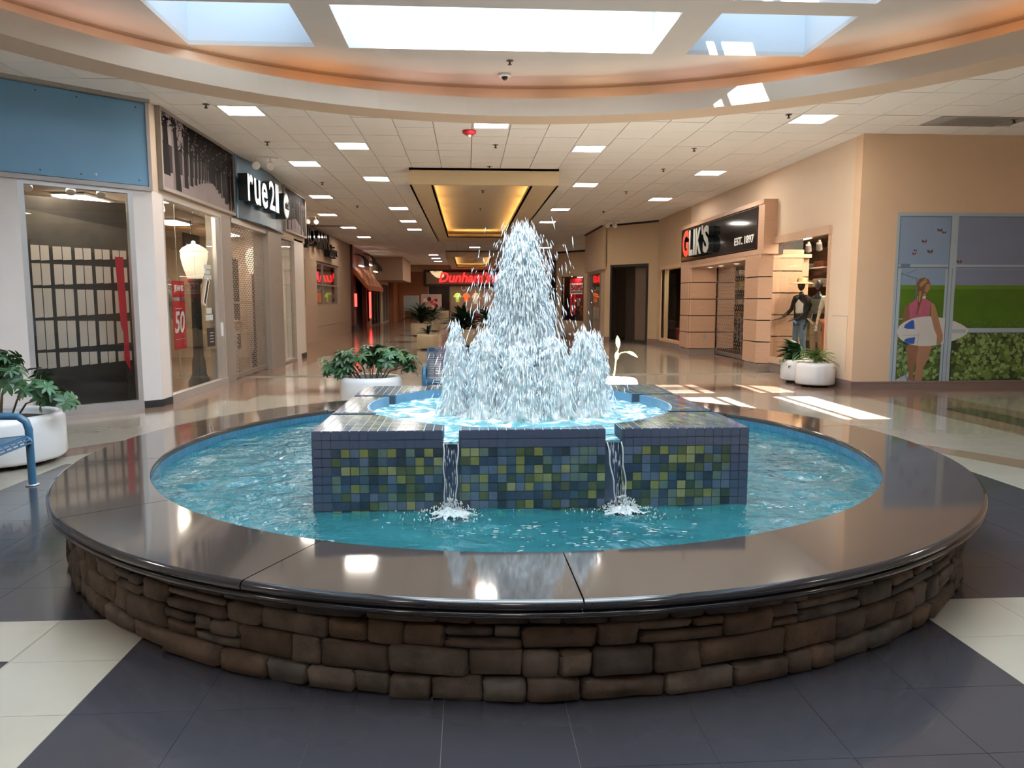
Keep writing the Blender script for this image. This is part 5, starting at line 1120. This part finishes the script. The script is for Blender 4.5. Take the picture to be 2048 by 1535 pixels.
def schefflera(label,x,y,r,h,m,stems,leaves,seed,ls=1.0,lean=(0,0)):
    T=thing('potted_schefflera',label,'plant',(x,y,0)); pot(T,r,h,m); rd=random.Random(seed); ms_=leafset('sch',lambda q:palmate(q,M_leafv if q.random()<.4 else M_leaf))
    tips=[]
    for (dx,dy,z,c) in stems:
        bx,by=dx*.28,dy*.28; b=MB(); pts=[(bx,by,h-.08),(bx+(dx-bx)*.3+rd.uniform(-.02,.02),by+(dy-by)*.3,h+(z-h)*.45),(dx*.8,dy*.8,h+(z-h)*.8),(dx,dy,z)]; b.tube(pts,.011,M_stem,6,taper=.45); b.obj('stem',T); tips.append((Vector(pts[-1]),c,Vector(pts[2])))
    tot=sum(t[1] for t in tips)
    tw=MB()
    for tip,c,mid in tips:
        n=max(3,round(leaves*c/tot))
        for q in range(n):
            f=rd.random(); base=mid.lerp(tip,f); off=Vector((rd.gauss(0,1),rd.gauss(0,1),rd.gauss(.1,.6))).normalized()*rd.uniform(.06,.2)*c
            p=base+off; tw.tube([base,base+off*.6+Vector((0,0,.015)),p],.0025,M_leaf2,4); d=(off.normalized()*.9+Vector((0,0,.8)))
            place(T,ms_[rd.randrange(6)],p,d,ls*rd.uniform(.75,1.15),rd)
    tw.obj('leaf_stalks',T,False,kind='stuff')
    return T
schefflera('large white round planter with a variegated schefflera beside the blue bench, far left',-4.72,7.72,.60,.50,M_pot,
 [(.1,-.1,1.15,1.3),(-.15,0,1.05,1.2),(.25,-.15,.95,1.1),(-.35,.1,.85,1.1),(.55,-.15,.82,1.2),(.66,-.05,.72,1.0),(0,.2,.95,1.1),(-.2,-.25,.75,1.0)],105,31,1.0)
schefflera('white planter with a wide bushy schefflera just behind the left corner of the tiled tier',-1.45,11.3,.46,.50,M_pot,
 [(-.45,-.1,.78,1.3),(-.6,0,.66,1.1),(-.2,-.15,.8,1.2),(.05,-.1,.84,1.2),(.3,-.1,.86,1.3),(.5,0,.8,1.2),(.6,-.05,.66,1.0),(-.05,.15,.85,1.0),(-.45,-.15,.6,1),(.2,.2,.85,1)],150,32,1.15)
# sunlit small planter
T=thing('potted_seedling','sunlit white bowl planter with a thin pale plant of three leaves right of the jets','plant',(2.13,10.75,0)); pot(T,.34,.50,M_pot)
ml=mat('leaf_yellow_green',(.55,.62,.2),.4,.1,8); b=MB(); b.tube([(-.03,0,.42),(0,0,.6),(.02,0,.8),(.05,0,.93)],.014,ml,7,taper=.6); b.tube([(.02,0,.8),(.09,0,.87),(.16,0,.88)],.008,ml,6); b.obj('stem',T)
for p,d,L_,w_ in (((.05,0,.93),(-.1,0,1),.19,.035),((.02,0,.76),(.1,0,1),.14,.035),((.16,0,.88),(1,0,.1),.2,.028)): b=MB(); leaflet(b,p,d,L_,w_,ml,.9 if d[2]<.5 else .05,up=Vector((0,1,0))); b.obj('leaf',T,False)
b=MB(); 
for k in range(5): a=k*1.3; leaflet(b,(.1,0,.45),(math.cos(a),math.sin(a),.4),.12,.03,ml,.6)
b.obj('low_leaves',T,False,kind='stuff')
# two planters against the right wall
def broad(rd): b=MB(); leaflet(b,(0,0,0),(1,0,.5),rd.uniform(.3,.4),rd.uniform(.045,.065),M_leaf,1.5,6); return b.mesh('leaf',False)
def frond(rd):
    b=MB(); p=Vector((0,0,0)); d=Vector((1,0,1.1)).normalized(); L_=rd.uniform(.35,.5)
    for i in range(11):
        d=(d+Vector((0,0,-.16))).normalized(); q=p+d*(L_/11); b.tube([p,q],.003,M_leaf2,4); p=q
        if i>1:
            for sgn in(-1,1): leaflet(b,p,Vector((d.x*.55,sgn*.9,d.z*.4+.1)),.13*(1-.05*i)*rd.uniform(.8,1.1),.008,M_leaf2,.8,3)
    return b.mesh('leaf',False)
def arching(label,x,y,r,h,m,n,fn,key,seed,s=1.0,name='potted_fern',ok=None):
    T=thing(name,label,'plant',(x,y,0)); pot(T,r,h,m); rd=random.Random(seed); ms_=leafset(key,fn)
    for k in range(n):
        a=k*2.39996+rd.uniform(-.2,.2)
        if ok and not ok(math.cos(a),math.sin(a)): continue
        o=link('leaf',ms_[rd.randrange(6)],T,(rd.uniform(-.1,.1)*r,rd.uniform(-.1,.1)*r,h-.07+rd.uniform(0,.16)*s),(0,rd.uniform(-1.05,.1),a)); q=s*rd.uniform(.75,1.15); o.scale=(q,q,q)
    return T
arching('white round planter with dark broad-leaved peace lily, farther of two against the right wall',6.62,14.62,.35,.46,M_pot,110,broad,'lily',41,1.5,'potted_lily',lambda c,q:c<.5 and q>-.7)
arching('white round planter with light green arching palm, nearer of two against the right wall',6.60,13.86,.36,.46,M_pot,80,frond,'palm',42,.8,'potted_palm',lambda c,q:q<.55)
# corridor plants
def dbroad(rd): b=MB(); leaflet(b,(0,0,0),(1,0,.9),rd.uniform(.45,.6),rd.uniform(.03,.05),M_leafd,1.4,6); return b.mesh('leaf',False)
arching('tan corridor planter on casters with a small droopy dark plant, left of the jets',-1.33,25.1,.36,.52,M_potb,26,dbroad,'dk',51,.8,'potted_plant')
arching('tan corridor planter with a wide dark arching plant behind the small droopy one',-2.15,35.0,.48,.6,M_potb,60,dbroad,'dk',52,2.1,'potted_plant')
arching('tan corridor planter with a dark plant, between the wide arching plant and the poster easel',-1.9,40.5,.45,.55,M_potb,40,dbroad,'dk',53,1.6,'potted_plant')
arching('small far tan planter with low dark plant in front of the sports shop, left one',-1.9,55.0,.55,.9,M_potb,16,dbroad,'dk',54,.8,'potted_plant')
arching('large tan planter with a dark bushy plant directly behind the left jets',-.15,27.0,.55,.62,M_potb,110,dbroad,'dk',55,1.7,'potted_plant')
arching('tan planter with a tall dark plant behind the central jet',.9,30.0,.5,.6,M_potb,80,dbroad,'dk',56,1.9,'potted_plant')
# benches
M_bench=mat('bench_blue',(.04,.13,.23),.3,.12,20,coat=.3)
def bench(label,x,y,rz,L_=1.6,back=True):
    """bench: length along local x, front at local -y"""
    T=thing('bench',label,'bench',(x,y,0),rz); h=.44; nx=int(L_/.055)
    def prof(t): # side profile of the mesh panel: seat then back
        pts=[(-.25,h-.05),(-.235,h-.015),(-.2,h),(.14,h-.03),(.2,h+.02),(.24,h+.14),(.30,h+.42),(.30,h+.46)] if back else [(-.25,h-.05),(-.235,h-.015),(-.2,h),(.14,h-.03),(.2,h-.04)]
        return pts
    P=[Vector((0,p[0],p[1])) for p in prof(0)]
    def along(k,n):
        # evenly spaced points over the profile
        segs=[(P[i+1]-P[i]).length for i in range(len(P)-1)]; tot=sum(segs); d=tot*k/n; i=0
        while i<len(segs)-1 and d>segs[i]: d-=segs[i]; i+=1
        return P[i].lerp(P[i+1],min(1,d/segs[i]))
    n=34 if back else 16
    def strips(lo,hi,nm):
        b=MB()
        for k in range(lo,hi+1):
            p=along(k,n); b.box(-L_/2,p.y-.0095,p.z-.006,L_/2,p.y+.0095,p.z+.006,M_bench)
        for q in range(int(L_/.11)+1):
            x_=-L_/2+q*.11; b.tube([Vector((x_,0,-.003))+along(k,n) for k in range(lo,hi+1)],.008,M_bench,5)
        for x_ in(-L_/2,L_/2): b.tube([Vector((x_,0,0))+along(k,n) for k in range(lo,hi+1)],.014,M_bench,6)
        b.obj(nm,T,False,kind='stuff') if 0 else b.obj(nm,T,False)
    strips(0,17 if back else 16,'seat')
    if back: strips(18,n,'backrest')
    for sx in(-1,1):
        X_=sx*(L_/2+.035); b=MB(); b.tube([(X_,-.22,.0),(X_,-.22,.5),(X_,-.2,.57),(X_,-.14,.615),(X_,0,.62),(X_,.16,.62),(X_,.22,.59),(X_,.25,.52),(X_,.25,.0)],.032,M_bench,12); b.obj('arm_frame',T)
        for yy in(-.22,.25): b=MB(); b.lathe([(0,0),(.055,0),(.055,.012),(0,.012)],(X_,yy,0),M_alu,14); b.obj('foot_plate',T)
        b=MB(); b.tube([(X_,-.1,h-.05),(X_-sx*.1,-.1,h-.04)],.015,M_bench,6); b.tube([(X_,.25,h),(X_-sx*.06,.23,h+.05)],.015,M_bench,6); b.obj('bracket',T)
    b=MB(); b.tube([(-L_/2-.03,0,h-.07),(L_/2+.03,0,h-.07)],.018,M_bench,8); b.obj('cross_rail',T)
    return T
bench('blue perforated metal bench beside the large white planter, far left edge',-3.97,5.80,R(96),1.75,True)
bench('blue perforated metal bench behind the fountain, partly hidden by the jets',.06,11.3,R(0),1.35,True)

# ================================================================ MURAL on the right wall
MU=thing('wall_mural','large flat wall mural of a woman with surfboard looking through big windows at green fields','mural')
MF=lambda u,n,z:(7.70+u,13.25-.004-n,z)
def mm_(n,c,v=.12,s=4,r=.45): return mat('paint_'+n,c,r,v,s)
P_sky=mm_('sky',(.27,.36,.52),.08,1.2); P_sky2=mm_('sky_dusk',(.24,.28,.40),.08,1.2); P_field=mm_('field',(.085,.19,.012),.35,3); P_hor=mm_('field_light',(.13,.26,.02),.2,3)
P_fr=mm_('frame',(.42,.50,.56),.06,2); P_frd=mm_('frame_shade',(.16,.22,.29),.1,2); P_hd=mm_('hedge_dark',(.035,.055,.015),.4,8); P_h=[mm_('hedge%d'%i,c,.15,9) for i,c in enumerate([(.10,.17,.03),(.16,.25,.06),(.24,.33,.10),(.07,.12,.025),(.30,.40,.16)])]
P_skin=mm_('skin',(.42,.22,.13),.15,4); P_skd=mm_('skin_shade',(.28,.13,.075),.15,4); P_hair=mm_('hair',(.20,.10,.04),.5,30); P_hairl=mm_('hair_light',(.42,.26,.12),.4,30); P_pink=mm_('pink',(.50,.12,.20),.2,12); P_bd=mm_('board',(.66,.62,.58),.04,3); P_bl=mm_('fin_blue',(.03,.11,.45),.1,6); P_path=mm_('path',(.40,.46,.5),.05); P_but=mm_('butterfly',(.16,.07,.04),.4,40)
def flat(name,polys,n,m,**kw):
    b=MB(MF)
    for k,pts in enumerate(polys):
        b.add([(p[0],n+k*.000022,p[1]) for p in pts],[tuple(range(len(pts)))],m if not isinstance(m,list) else m[k%len(m)])
    return b.obj(name,MU,False,**kw)
W_=4.6
b=MB(MF); b.box(0,-.003,.15,W_,0,3.19,P_fr); b.obj('panel',MU)
def rc(a,c,d,e): return [(a,d),(c,d),(c,e),(a,e)]
flat('painted_sky',[rc(.05,1.0,2.25,3.13),rc(.12,.98,1.25,2.2),rc(1.14,W_,2.27,3.13),rc(1.14,W_,1.2,2.2)],.001,[P_sky,P_sky,P_sky2,P_sky2])
flat('painted_field',[rc(.13,.98,1.1,1.885),rc(1.14,W_,1.1,1.885)],.0015,P_field); flat('painted_horizon',[rc(.13,.98,1.83,1.9),rc(1.14,W_,1.83,1.9)],.002,P_hor)
flat('painted_hedge_ground',[rc(.08,.98,.155,1.0),rc(1.14,W_,.155,1.06)],.002,P_hd)
rd=random.Random(77); L1_,L2_=[],[]
def painted_leaf(x,z,s,a):
    pr_=[(0,0),(.35,.32),(.7,.34),(1,.0),(.7,-.34),(.35,-.32)]; return [(x+(p*math.cos(a)-q*math.sin(a))*s,z+(p*math.sin(a)+q*math.cos(a))*s) for p,q in pr_]
def inr(pts,reg): return all(reg[0]<=p[0]<=reg[1] and reg[2]<=p[1]<=reg[3] for p in pts)
for reg,nn in(((.09,.97,.16,1.02),340),((1.15,W_-.01,.16,1.07),1300)):
    for k in range(nn):
        x=rd.uniform(reg[0],reg[1]); z=rd.uniform(reg[2],reg[3]); s=rd.uniform(.06,.125)*(1.15-.25*(z-.15)); pl=painted_leaf(x,z,s,rd.uniform(0,6.28))
        if inr(pl,reg): L1_.append(pl)
    for k in range(nn//2):
        x=rd.uniform(reg[0],reg[1]); z=rd.uniform(1.06,1.25); pl=painted_leaf(x,z,.03,rd.uniform(0,6.28)); 
        if reg[0]<x<reg[1]-.03: L2_.append(pl)
b=MB(MF)
for k,pl in enumerate(L1_): q=rd.randrange(5); b.add([(p[0],.003+.0000016*k,p[1]) for p in pl],[tuple(range(6))],P_h[q])
for k,pl in enumerate(L2_): b.add([(p[0],.003,p[1]) for p in pl],[tuple(range(6))],P_h[rd.choice((0,1,3))])
b.obj('painted_leaves',MU,False,kind='stuff')
flat('painted_frame',[rc(0,.05,.15,3.19),rc(0,W_,3.13,3.19),rc(1.0,1.14,.15,3.13),rc(.05,W_,2.19,2.27),rc(1.14,W_,1.03,1.12),rc(.05,.12,.15,2.2),rc(.95,1.0,.15,2.2)],.0062,P_fr)
flat('painted_frame_shadow',[rc(.05,1.0,3.11,3.13),rc(1.14,W_,3.11,3.13),rc(.05,1.0,2.2,2.225),rc(1.14,W_,2.2,2.225),rc(.045,.06,.15,3.13),rc(.995,1.01,.15,3.13),rc(1.07,1.08,.15,2.2),rc(.115,.125,.15,2.1),rc(1.14,W_,1.03,1.045)],.0066,P_frd)
flat('painted_door',[[(.12,2.12),(.42,2.02),(.42,2.0),(.12,2.1)],[(.41,2.03),(.43,2.03),(.43,1.6),(.41,1.6)],[(.10,2.2),(.28,2.2),(.28,2.28),(.10,2.28)],[(.22,2.1),(.42,2.17),(.42,2.18),(.22,2.115)]],.0064,P_frd)
flat('painted_path',[[(.08,.155),(.42,.155),(.36,.3)]],.0064,P_path)
C_=lambda u,z:(u,z)
flat('painted_legs',[[(.30,.82),(.55,.82),(.52,.55),(.46,.42),(.45,.2),(.50,.16),(.33,.16),(.38,.3),(.33,.5)][::1],[(.52,.82),(.78,.82),(.72,.55),(.64,.4),(.62,.16),(.48,.16),(.5,.4),(.5,.6)]],.0070,[P_skd,P_skin])
flat('painted_neck',[[(.44,1.85),(.62,1.85),(.60,1.66),(.47,1.66)]],.0070,P_skin)
flat('painted_arm_left',[[(.22,1.52),(.32,1.55),(.32,1.3),(.26,1.1),(.2,1.12),(.2,1.35)]],.0070,P_skd)
flat('painted_top',[[(.30,1.56),(.47,1.68),(.58,1.68),(.70,1.6),(.70,1.15),(.34,1.15)]],.0072,P_pink); flat('painted_collar',[[(.45,1.66),(.60,1.66),(.61,1.70),(.45,1.70)]],.0074,P_bd)
flat('painted_head',[[(.44,1.78),(.42,1.92),(.46,2.01),(.55,2.04),(.64,2.0),(.68,1.92),(.65,1.78),(.55,1.74)]],.0074,P_hair); flat('painted_face_side',[[(.60,1.92),(.67,1.92),(.67,1.82),(.62,1.76),(.57,1.8)]],.0076,P_skin)
flat('painted_braid',[[(.47,1.82),(.56,1.82),(.54,1.66),(.50,1.5),(.46,1.36),(.44,1.36),(.46,1.5),(.46,1.66)]],.0078,P_hair)
flat('painted_hair_highlight',[[(.46,1.9),(.6,1.99),(.62,1.97),(.5,1.86)],[(.48,1.94),(.58,2.02),(.6,2.0),(.5,1.92)],[(.48,1.8),(.52,1.78),(.5,1.6),(.47,1.6)]],.0080,P_hairl)
bo=[]
for i in range(41):
    t=i/40; x=.10+1.36*t; bo.append((x,1.07+.265*math.sin(PI*min(1,t**.8))**.62+.0*t if t<.999 else 1.10))
lo=[(.10+1.36*t,1.07-.275*math.sin(PI*min(1,(t)**.75))**.6) for t in [1-i/40 for i in range(1,40)]]
flat('painted_surfboard',[bo+lo],.0082,P_bd)
flat('painted_board_bar',[rc(1.0,1.14,.75,1.4)],.0084,P_fr); flat('painted_rail_over_board',[rc(1.14,1.40,1.03,1.10)],.0084,P_fr); flat('painted_bar_shadow',[rc(.995,1.01,.75,1.4),rc(1.07,1.08,.75,1.4)],.0086,P_frd)
flat('painted_fin_pads',[[(.22,1.13),(.30,1.11),(.43,1.11),(.41,1.26),(.37,1.27),(.25,1.19)],[(.25,.91),(.30,.94),(.45,.96),(.44,.84),(.30,.84),(.25,.87)]],.0086,P_bl)
flat('painted_tail_pad',[rc(.21,.50,.99,1.0),[(.49,.80),(.50,.80),(.52,1.04),(.51,1.04)],rc(.0,.14,.965,.985),rc(.08,.2,1.28,1.30)],.0086,mm_('pad_grey',(.4,.4,.42),.1))
flat('painted_arm_right',[[(.70,1.6),(.78,1.55),(.84,1.4),(.90,1.2),(.97,1.0),(.97,.90),(.93,.82),(.86,.82),(.86,.98),(.80,1.1),(.72,1.35)]],.0088,P_skin)
flat('painted_leash',[[(.20,.86),(.215,.86),(.24,.5),(.34,.2),(.42,.16),(.38,.16),(.32,.2),(.225,.5)]],.0084,P_frd)
for k,(u,z,s) in enumerate(((.80,2.88,.05),(.88,2.84,.04),(.52,2.68,.05),(.64,2.50,.055),(.36,2.52,.035),(.34,2.46,.04),(1.20,2.32,.05))):
    flat('painted_butterfly',[[(u,z),(u-s,z+s*.7),(u-s*1.1,z-s*.1),(u-s*.3,z-s*.6)],[(u,z),(u+s*.6,z+s*.8),(u+s*.8,z),(u+s*.2,z-s*.7)]],.0088,P_but)

# ================================================================ MANNEQUINS in the display window
def body(name,T,joints,edges,radii,m,sub=2):
    me=bpy.data.meshes.new(name); me.from_pydata(joints,edges,[]); o=bpy.data.objects.new(name,me); COL.objects.link(o)
    md=o.modifiers.new('skin','SKIN'); md.use_smooth_shade=True
    for i,r in enumerate(radii):
        v=me.skin_vertices[0].data[i]; v.radius=(r,r*.85) if not isinstance(r,tuple) else r; v.use_root=(i==0)
    s_=o.modifiers.new('sub','SUBSURF'); s_.levels=sub; s_.render_levels=sub
    dg=bpy.context.evaluated_depsgraph_get(); dg.update(); me2=bpy.data.meshes.new_from_object(o.evaluated_get(dg)); bpy.data.objects.remove(o)
    me2.materials.clear(); me2.materials.append(m)
    for p in me2.polygons: p.use_smooth=True
    return link(name,me2,T)
M_mbl=mat('mannequin_black',(.015,.014,.014),.25,0); M_mwh=mat('mannequin_ivory',(.62,.52,.42),.4,.05)
def mannequin(label,x,y,rz,skin,top,pants,jacket=None,hat=False,pose=0,z0=.30,inner=None):
    T=thing('mannequin',label,'mannequin',(x,y,z0),rz)
    b=MB(); b.lathe([(0,0),(.22,0),(.22,.012),(0,.012)],(0,0,0),M_alu,24); b.obj('base_plate',T)
    lean=.02
    J=[(0,0,.95),(0,.01,1.08),(0,.01,1.25),(0,0,1.38),(0,.0,1.46),(0,-.01,1.53)]; E=[(0,1),(1,2),(2,3),(3,4),(4,5)]; Rr=[(.14,.10),(.115,.085),(.145,.10),(.12,.075),(.05,.05),(.048,.048)]
    def limb(start,pts,rs):
        pr=start
        for p,r in zip(pts,rs): J.append(p); Rr.append(r); E.append((pr,len(J)-1)); pr=len(J)-1
    limb(0,[(-.09,0,.86),(-.10,-.02,.50),(-.11,.02,.10),(-.11,-.07,.04)],[.085,.058,.036,.03]); limb(0,[(.09,0,.86),(.11,-.05,.50),(.12,0,.10),(.13,-.10,.04)],[.085,.058,.036,.03])
    if pose==0: A=[((-.17,0,1.38),(-.26,.02,1.12),(-.40,-.12,.93),(-.47,-.2,.90)),((.17,0,1.38),(.25,.03,1.12),(.24,-.06,.88),(.23,-.1,.80))]
    else: A=[((-.17,0,1.38),(-.25,.0,1.12),(-.24,-.1,.88),(-.23,-.13,.80)),((.17,0,1.38),(.28,-.02,1.14),(.42,-.15,1.0),(.48,-.2,.98))]
    for a in A: limb(3,list(a),[.052,.042,.030,.024])
    body('body',T,J,E,Rr,skin)
    for a in A:   # hands
        w_=Vector(a[3]); d=(Vector(a[3])-Vector(a[2])).normalized(); sd=d.cross(Vector((0,0,1))).normalized()
        HJ=[tuple(w_-d*.01),tuple(w_+d*.05)]; HE=[(0,1)]; HR=[(.022,.016),(.03,.014)]
        for k in range(4):
            o_=sd*(-.024+.016*k); HJ+= [tuple(w_+d*.085+o_),tuple(w_+d*(.12+.008*(k in(1,2)))+o_*1.1+Vector((0,0,-.012)))]; n_=len(HJ); HE+=[(1,n_-2),(n_-2,n_-1)]; HR+=[(.0095,.0095),(.007,.007)]
        HJ+=[tuple(w_+d*.03+sd*.04),tuple(w_+d*.065+sd*.055)]; n_=len(HJ); HE+=[(0,n_-2),(n_-2,n_-1)]; HR+=[(.01,.01),(.008,.008)]
        body('hand',T,HJ,HE,HR,skin,1)
    hb=MB(); vs=[]; nu,nv=20,14
    for i in range(nv+1):
        ph=PI*i/nv; 
        for k in range(nu):
            a=2*PI*k/nu; x_=math.sin(ph)*math.cos(a); y_=math.sin(ph)*math.sin(a); z_=math.cos(ph)
            sx=.073*(1-.22*max(0,-z_)); sy=.092*(1-.12*max(0,-z_)); fr_=max(0,-y_)
            nose=.018*math.exp(-((x_/.16)**2+((z_+.12)/.18)**2))*(fr_>.5); eye=-.008*math.exp(-(((abs(x_)-.38)/.16)**2+((z_-.05)/.12)**2))*(fr_>.3); lip=.006*math.exp(-((x_/.25)**2+((z_+.45)/.1)**2))*(fr_>.3)
            vs.append((x_*sx,y_*sy-.012-nose-eye-lip,1.655+z_*.118))
    hb.add(vs,[(i*nu+k,i*nu+(k+1)%nu,(i+1)*nu+(k+1)%nu,(i+1)*nu+k) for i in range(nv) for k in range(nu)],skin,True); hb.obj('head',T,False)
    def shell(nm,pts,es,rs,m): body(nm,T,pts,es,rs,m)
    g=.014
    tj=[(0,0,1.0),(0,.01,1.10),(0,.01,1.25),(0,0,1.38),(0,0,1.43)]; te=[(0,1),(1,2),(2,3),(3,4)]; tr=[(.155,.115),(.13,.10),(.158,.115),(.13,.088),(.07,.065)]
    def sleeves(tj,te,tr,upto,gg):
        for a in A:
            pr=3
            for k in range(upto): tj.append(a[k]); tr.append([.064,.052,.042][k]+gg); te.append((pr,len(tj)-1)); pr=len(tj)-1
    if not jacket: sleeves(tj,te,tr,2 if pose else 1,.004)
    shell('top',tj,te,tr,top)
    pj=[(0,0,.97),(-.09,0,.86),(-.10,-.02,.5),(-.11,.02,.14),(.09,0,.86),(.11,-.05,.5),(.12,0,.14)]; shell('trousers',pj,[(0,1),(1,2),(2,3),(0,4),(4,5),(5,6)],[(.155,.115),.10,.078,.062,.10,.078,.062],pants)
    if jacket:
        for sx in(-1,1):
            jj=[(sx*.135,.03,.80),(sx*.14,.04,1.0),(sx*.14,.04,1.22),(sx*.13,.03,1.38),(sx*.06,.05,1.45)]; je=[(0,1),(1,2),(2,3),(3,4)]; jr=[(.065,.11),(.06,.105),(.062,.115),(.065,.09),(.035,.05)]
            a=A[0 if sx<0 else 1]; pr=3
            for k in range(3): jj.append(a[k]); jr.append([.066,.056,.046][k]); je.append((pr,len(jj)-1)); pr=len(jj)-1
            shell('cardigan',jj,je,jr,jacket)
    if hat:
        b=MB(); b.lathe([(.26,1.70),(.2,1.725),(.11,1.73),(.10,1.80),(.085,1.835),(0,1.845)],(0,0,0),mat('straw',(.55,.36,.18),.8,.2,60,bump=.4),28); b.lathe([(.262,1.695),(.2,1.718),(.105,1.722)],(0,0,0),mat('straw',(.55,.36,.18),.8),28); b.obj('straw_hat',T)
    return T
M_jean=mat('denim',(.13,.22,.32),.8,.3,30,bump=.3); M_wtop=mat('white_top',(.70,.64,.54),.8,.05); M_card=mat('dark_cardigan',(.035,.022,.018),.9,.3,40); M_olive=mat('olive_knit',(.13,.12,.085),.9,.2,30); M_khk=mat('khaki_cloth',(.30,.23,.15),.9,.2,20)
mannequin('black mannequin in straw hat, white top, dark cardigan and jeans in the display window',7.50,16.58,R(-62),M_mbl,M_wtop,M_jean,M_card,True,0)
mannequin('black mannequin in olive knit top and khaki trousers, behind the one with the straw hat',7.62,15.98,R(-62),M_mbl,M_olive,M_khk,None,False,0)
mannequin('ivory mannequin with one arm held out at the right edge of the display window',7.62,15.42,R(-60),M_mwh,M_wtop,M_clothes[7],None,False,1)
w=MB(); w.box(7.25,14.2,0,8.6,17.1,.30,M_woodl); w.obj('platform',kind='structure').name='trim_13'
# poster stands in the corridor
def easel(label,x,y,m,z1,w_):
    T=thing('poster_stand',label,'sign stand',(x,y,0)); b=MB(); 
    for sx in(-1,1): b.box(sx*w_/2-.02,-.02,0,sx*w_/2+.02,.02,z1,M_alu); b.box(sx*w_/2-.02,-.25,0,sx*w_/2+.02,.25,.03,M_alu)
    b.box(-w_/2,-.02,z1-.03,w_/2,.02,z1,M_alu); b.obj('stand',T); b=MB(); b.box(-w_/2+.02,-.012,z1*.45,w_/2-.02,.012,z1-.03,m); b.obj('poster',T); return T
easel('pale blank sign stand before the black far storefront',-4.25,57.5,mat('pale_poster',(.32,.38,.38),.5,.1),2.0,1.1)
T=easel('pink and black picture poster stand at the left end of the sports shop',-2.75,58,mat('poster_pink',(.55,.33,.28),.5,.2,2),2.1,1.5)
b=MB(); rd=random.Random(6)
for k in range(14): a=rd.uniform(-.6,.6); z=rd.uniform(1.0,1.8); r_=rd.uniform(.05,.17); b.add([(a+r_*math.cos(t),-.0135-.0002*k,z+r_*1.1*math.sin(t)) for t in [i*PI/4 for i in range(8)]],[tuple(range(8))],[M_blackm,M_red,mat('poster_cream',(.75,.6,.5),.5)][k%3])
b.obj('poster_print',T,False,kind='stuff')
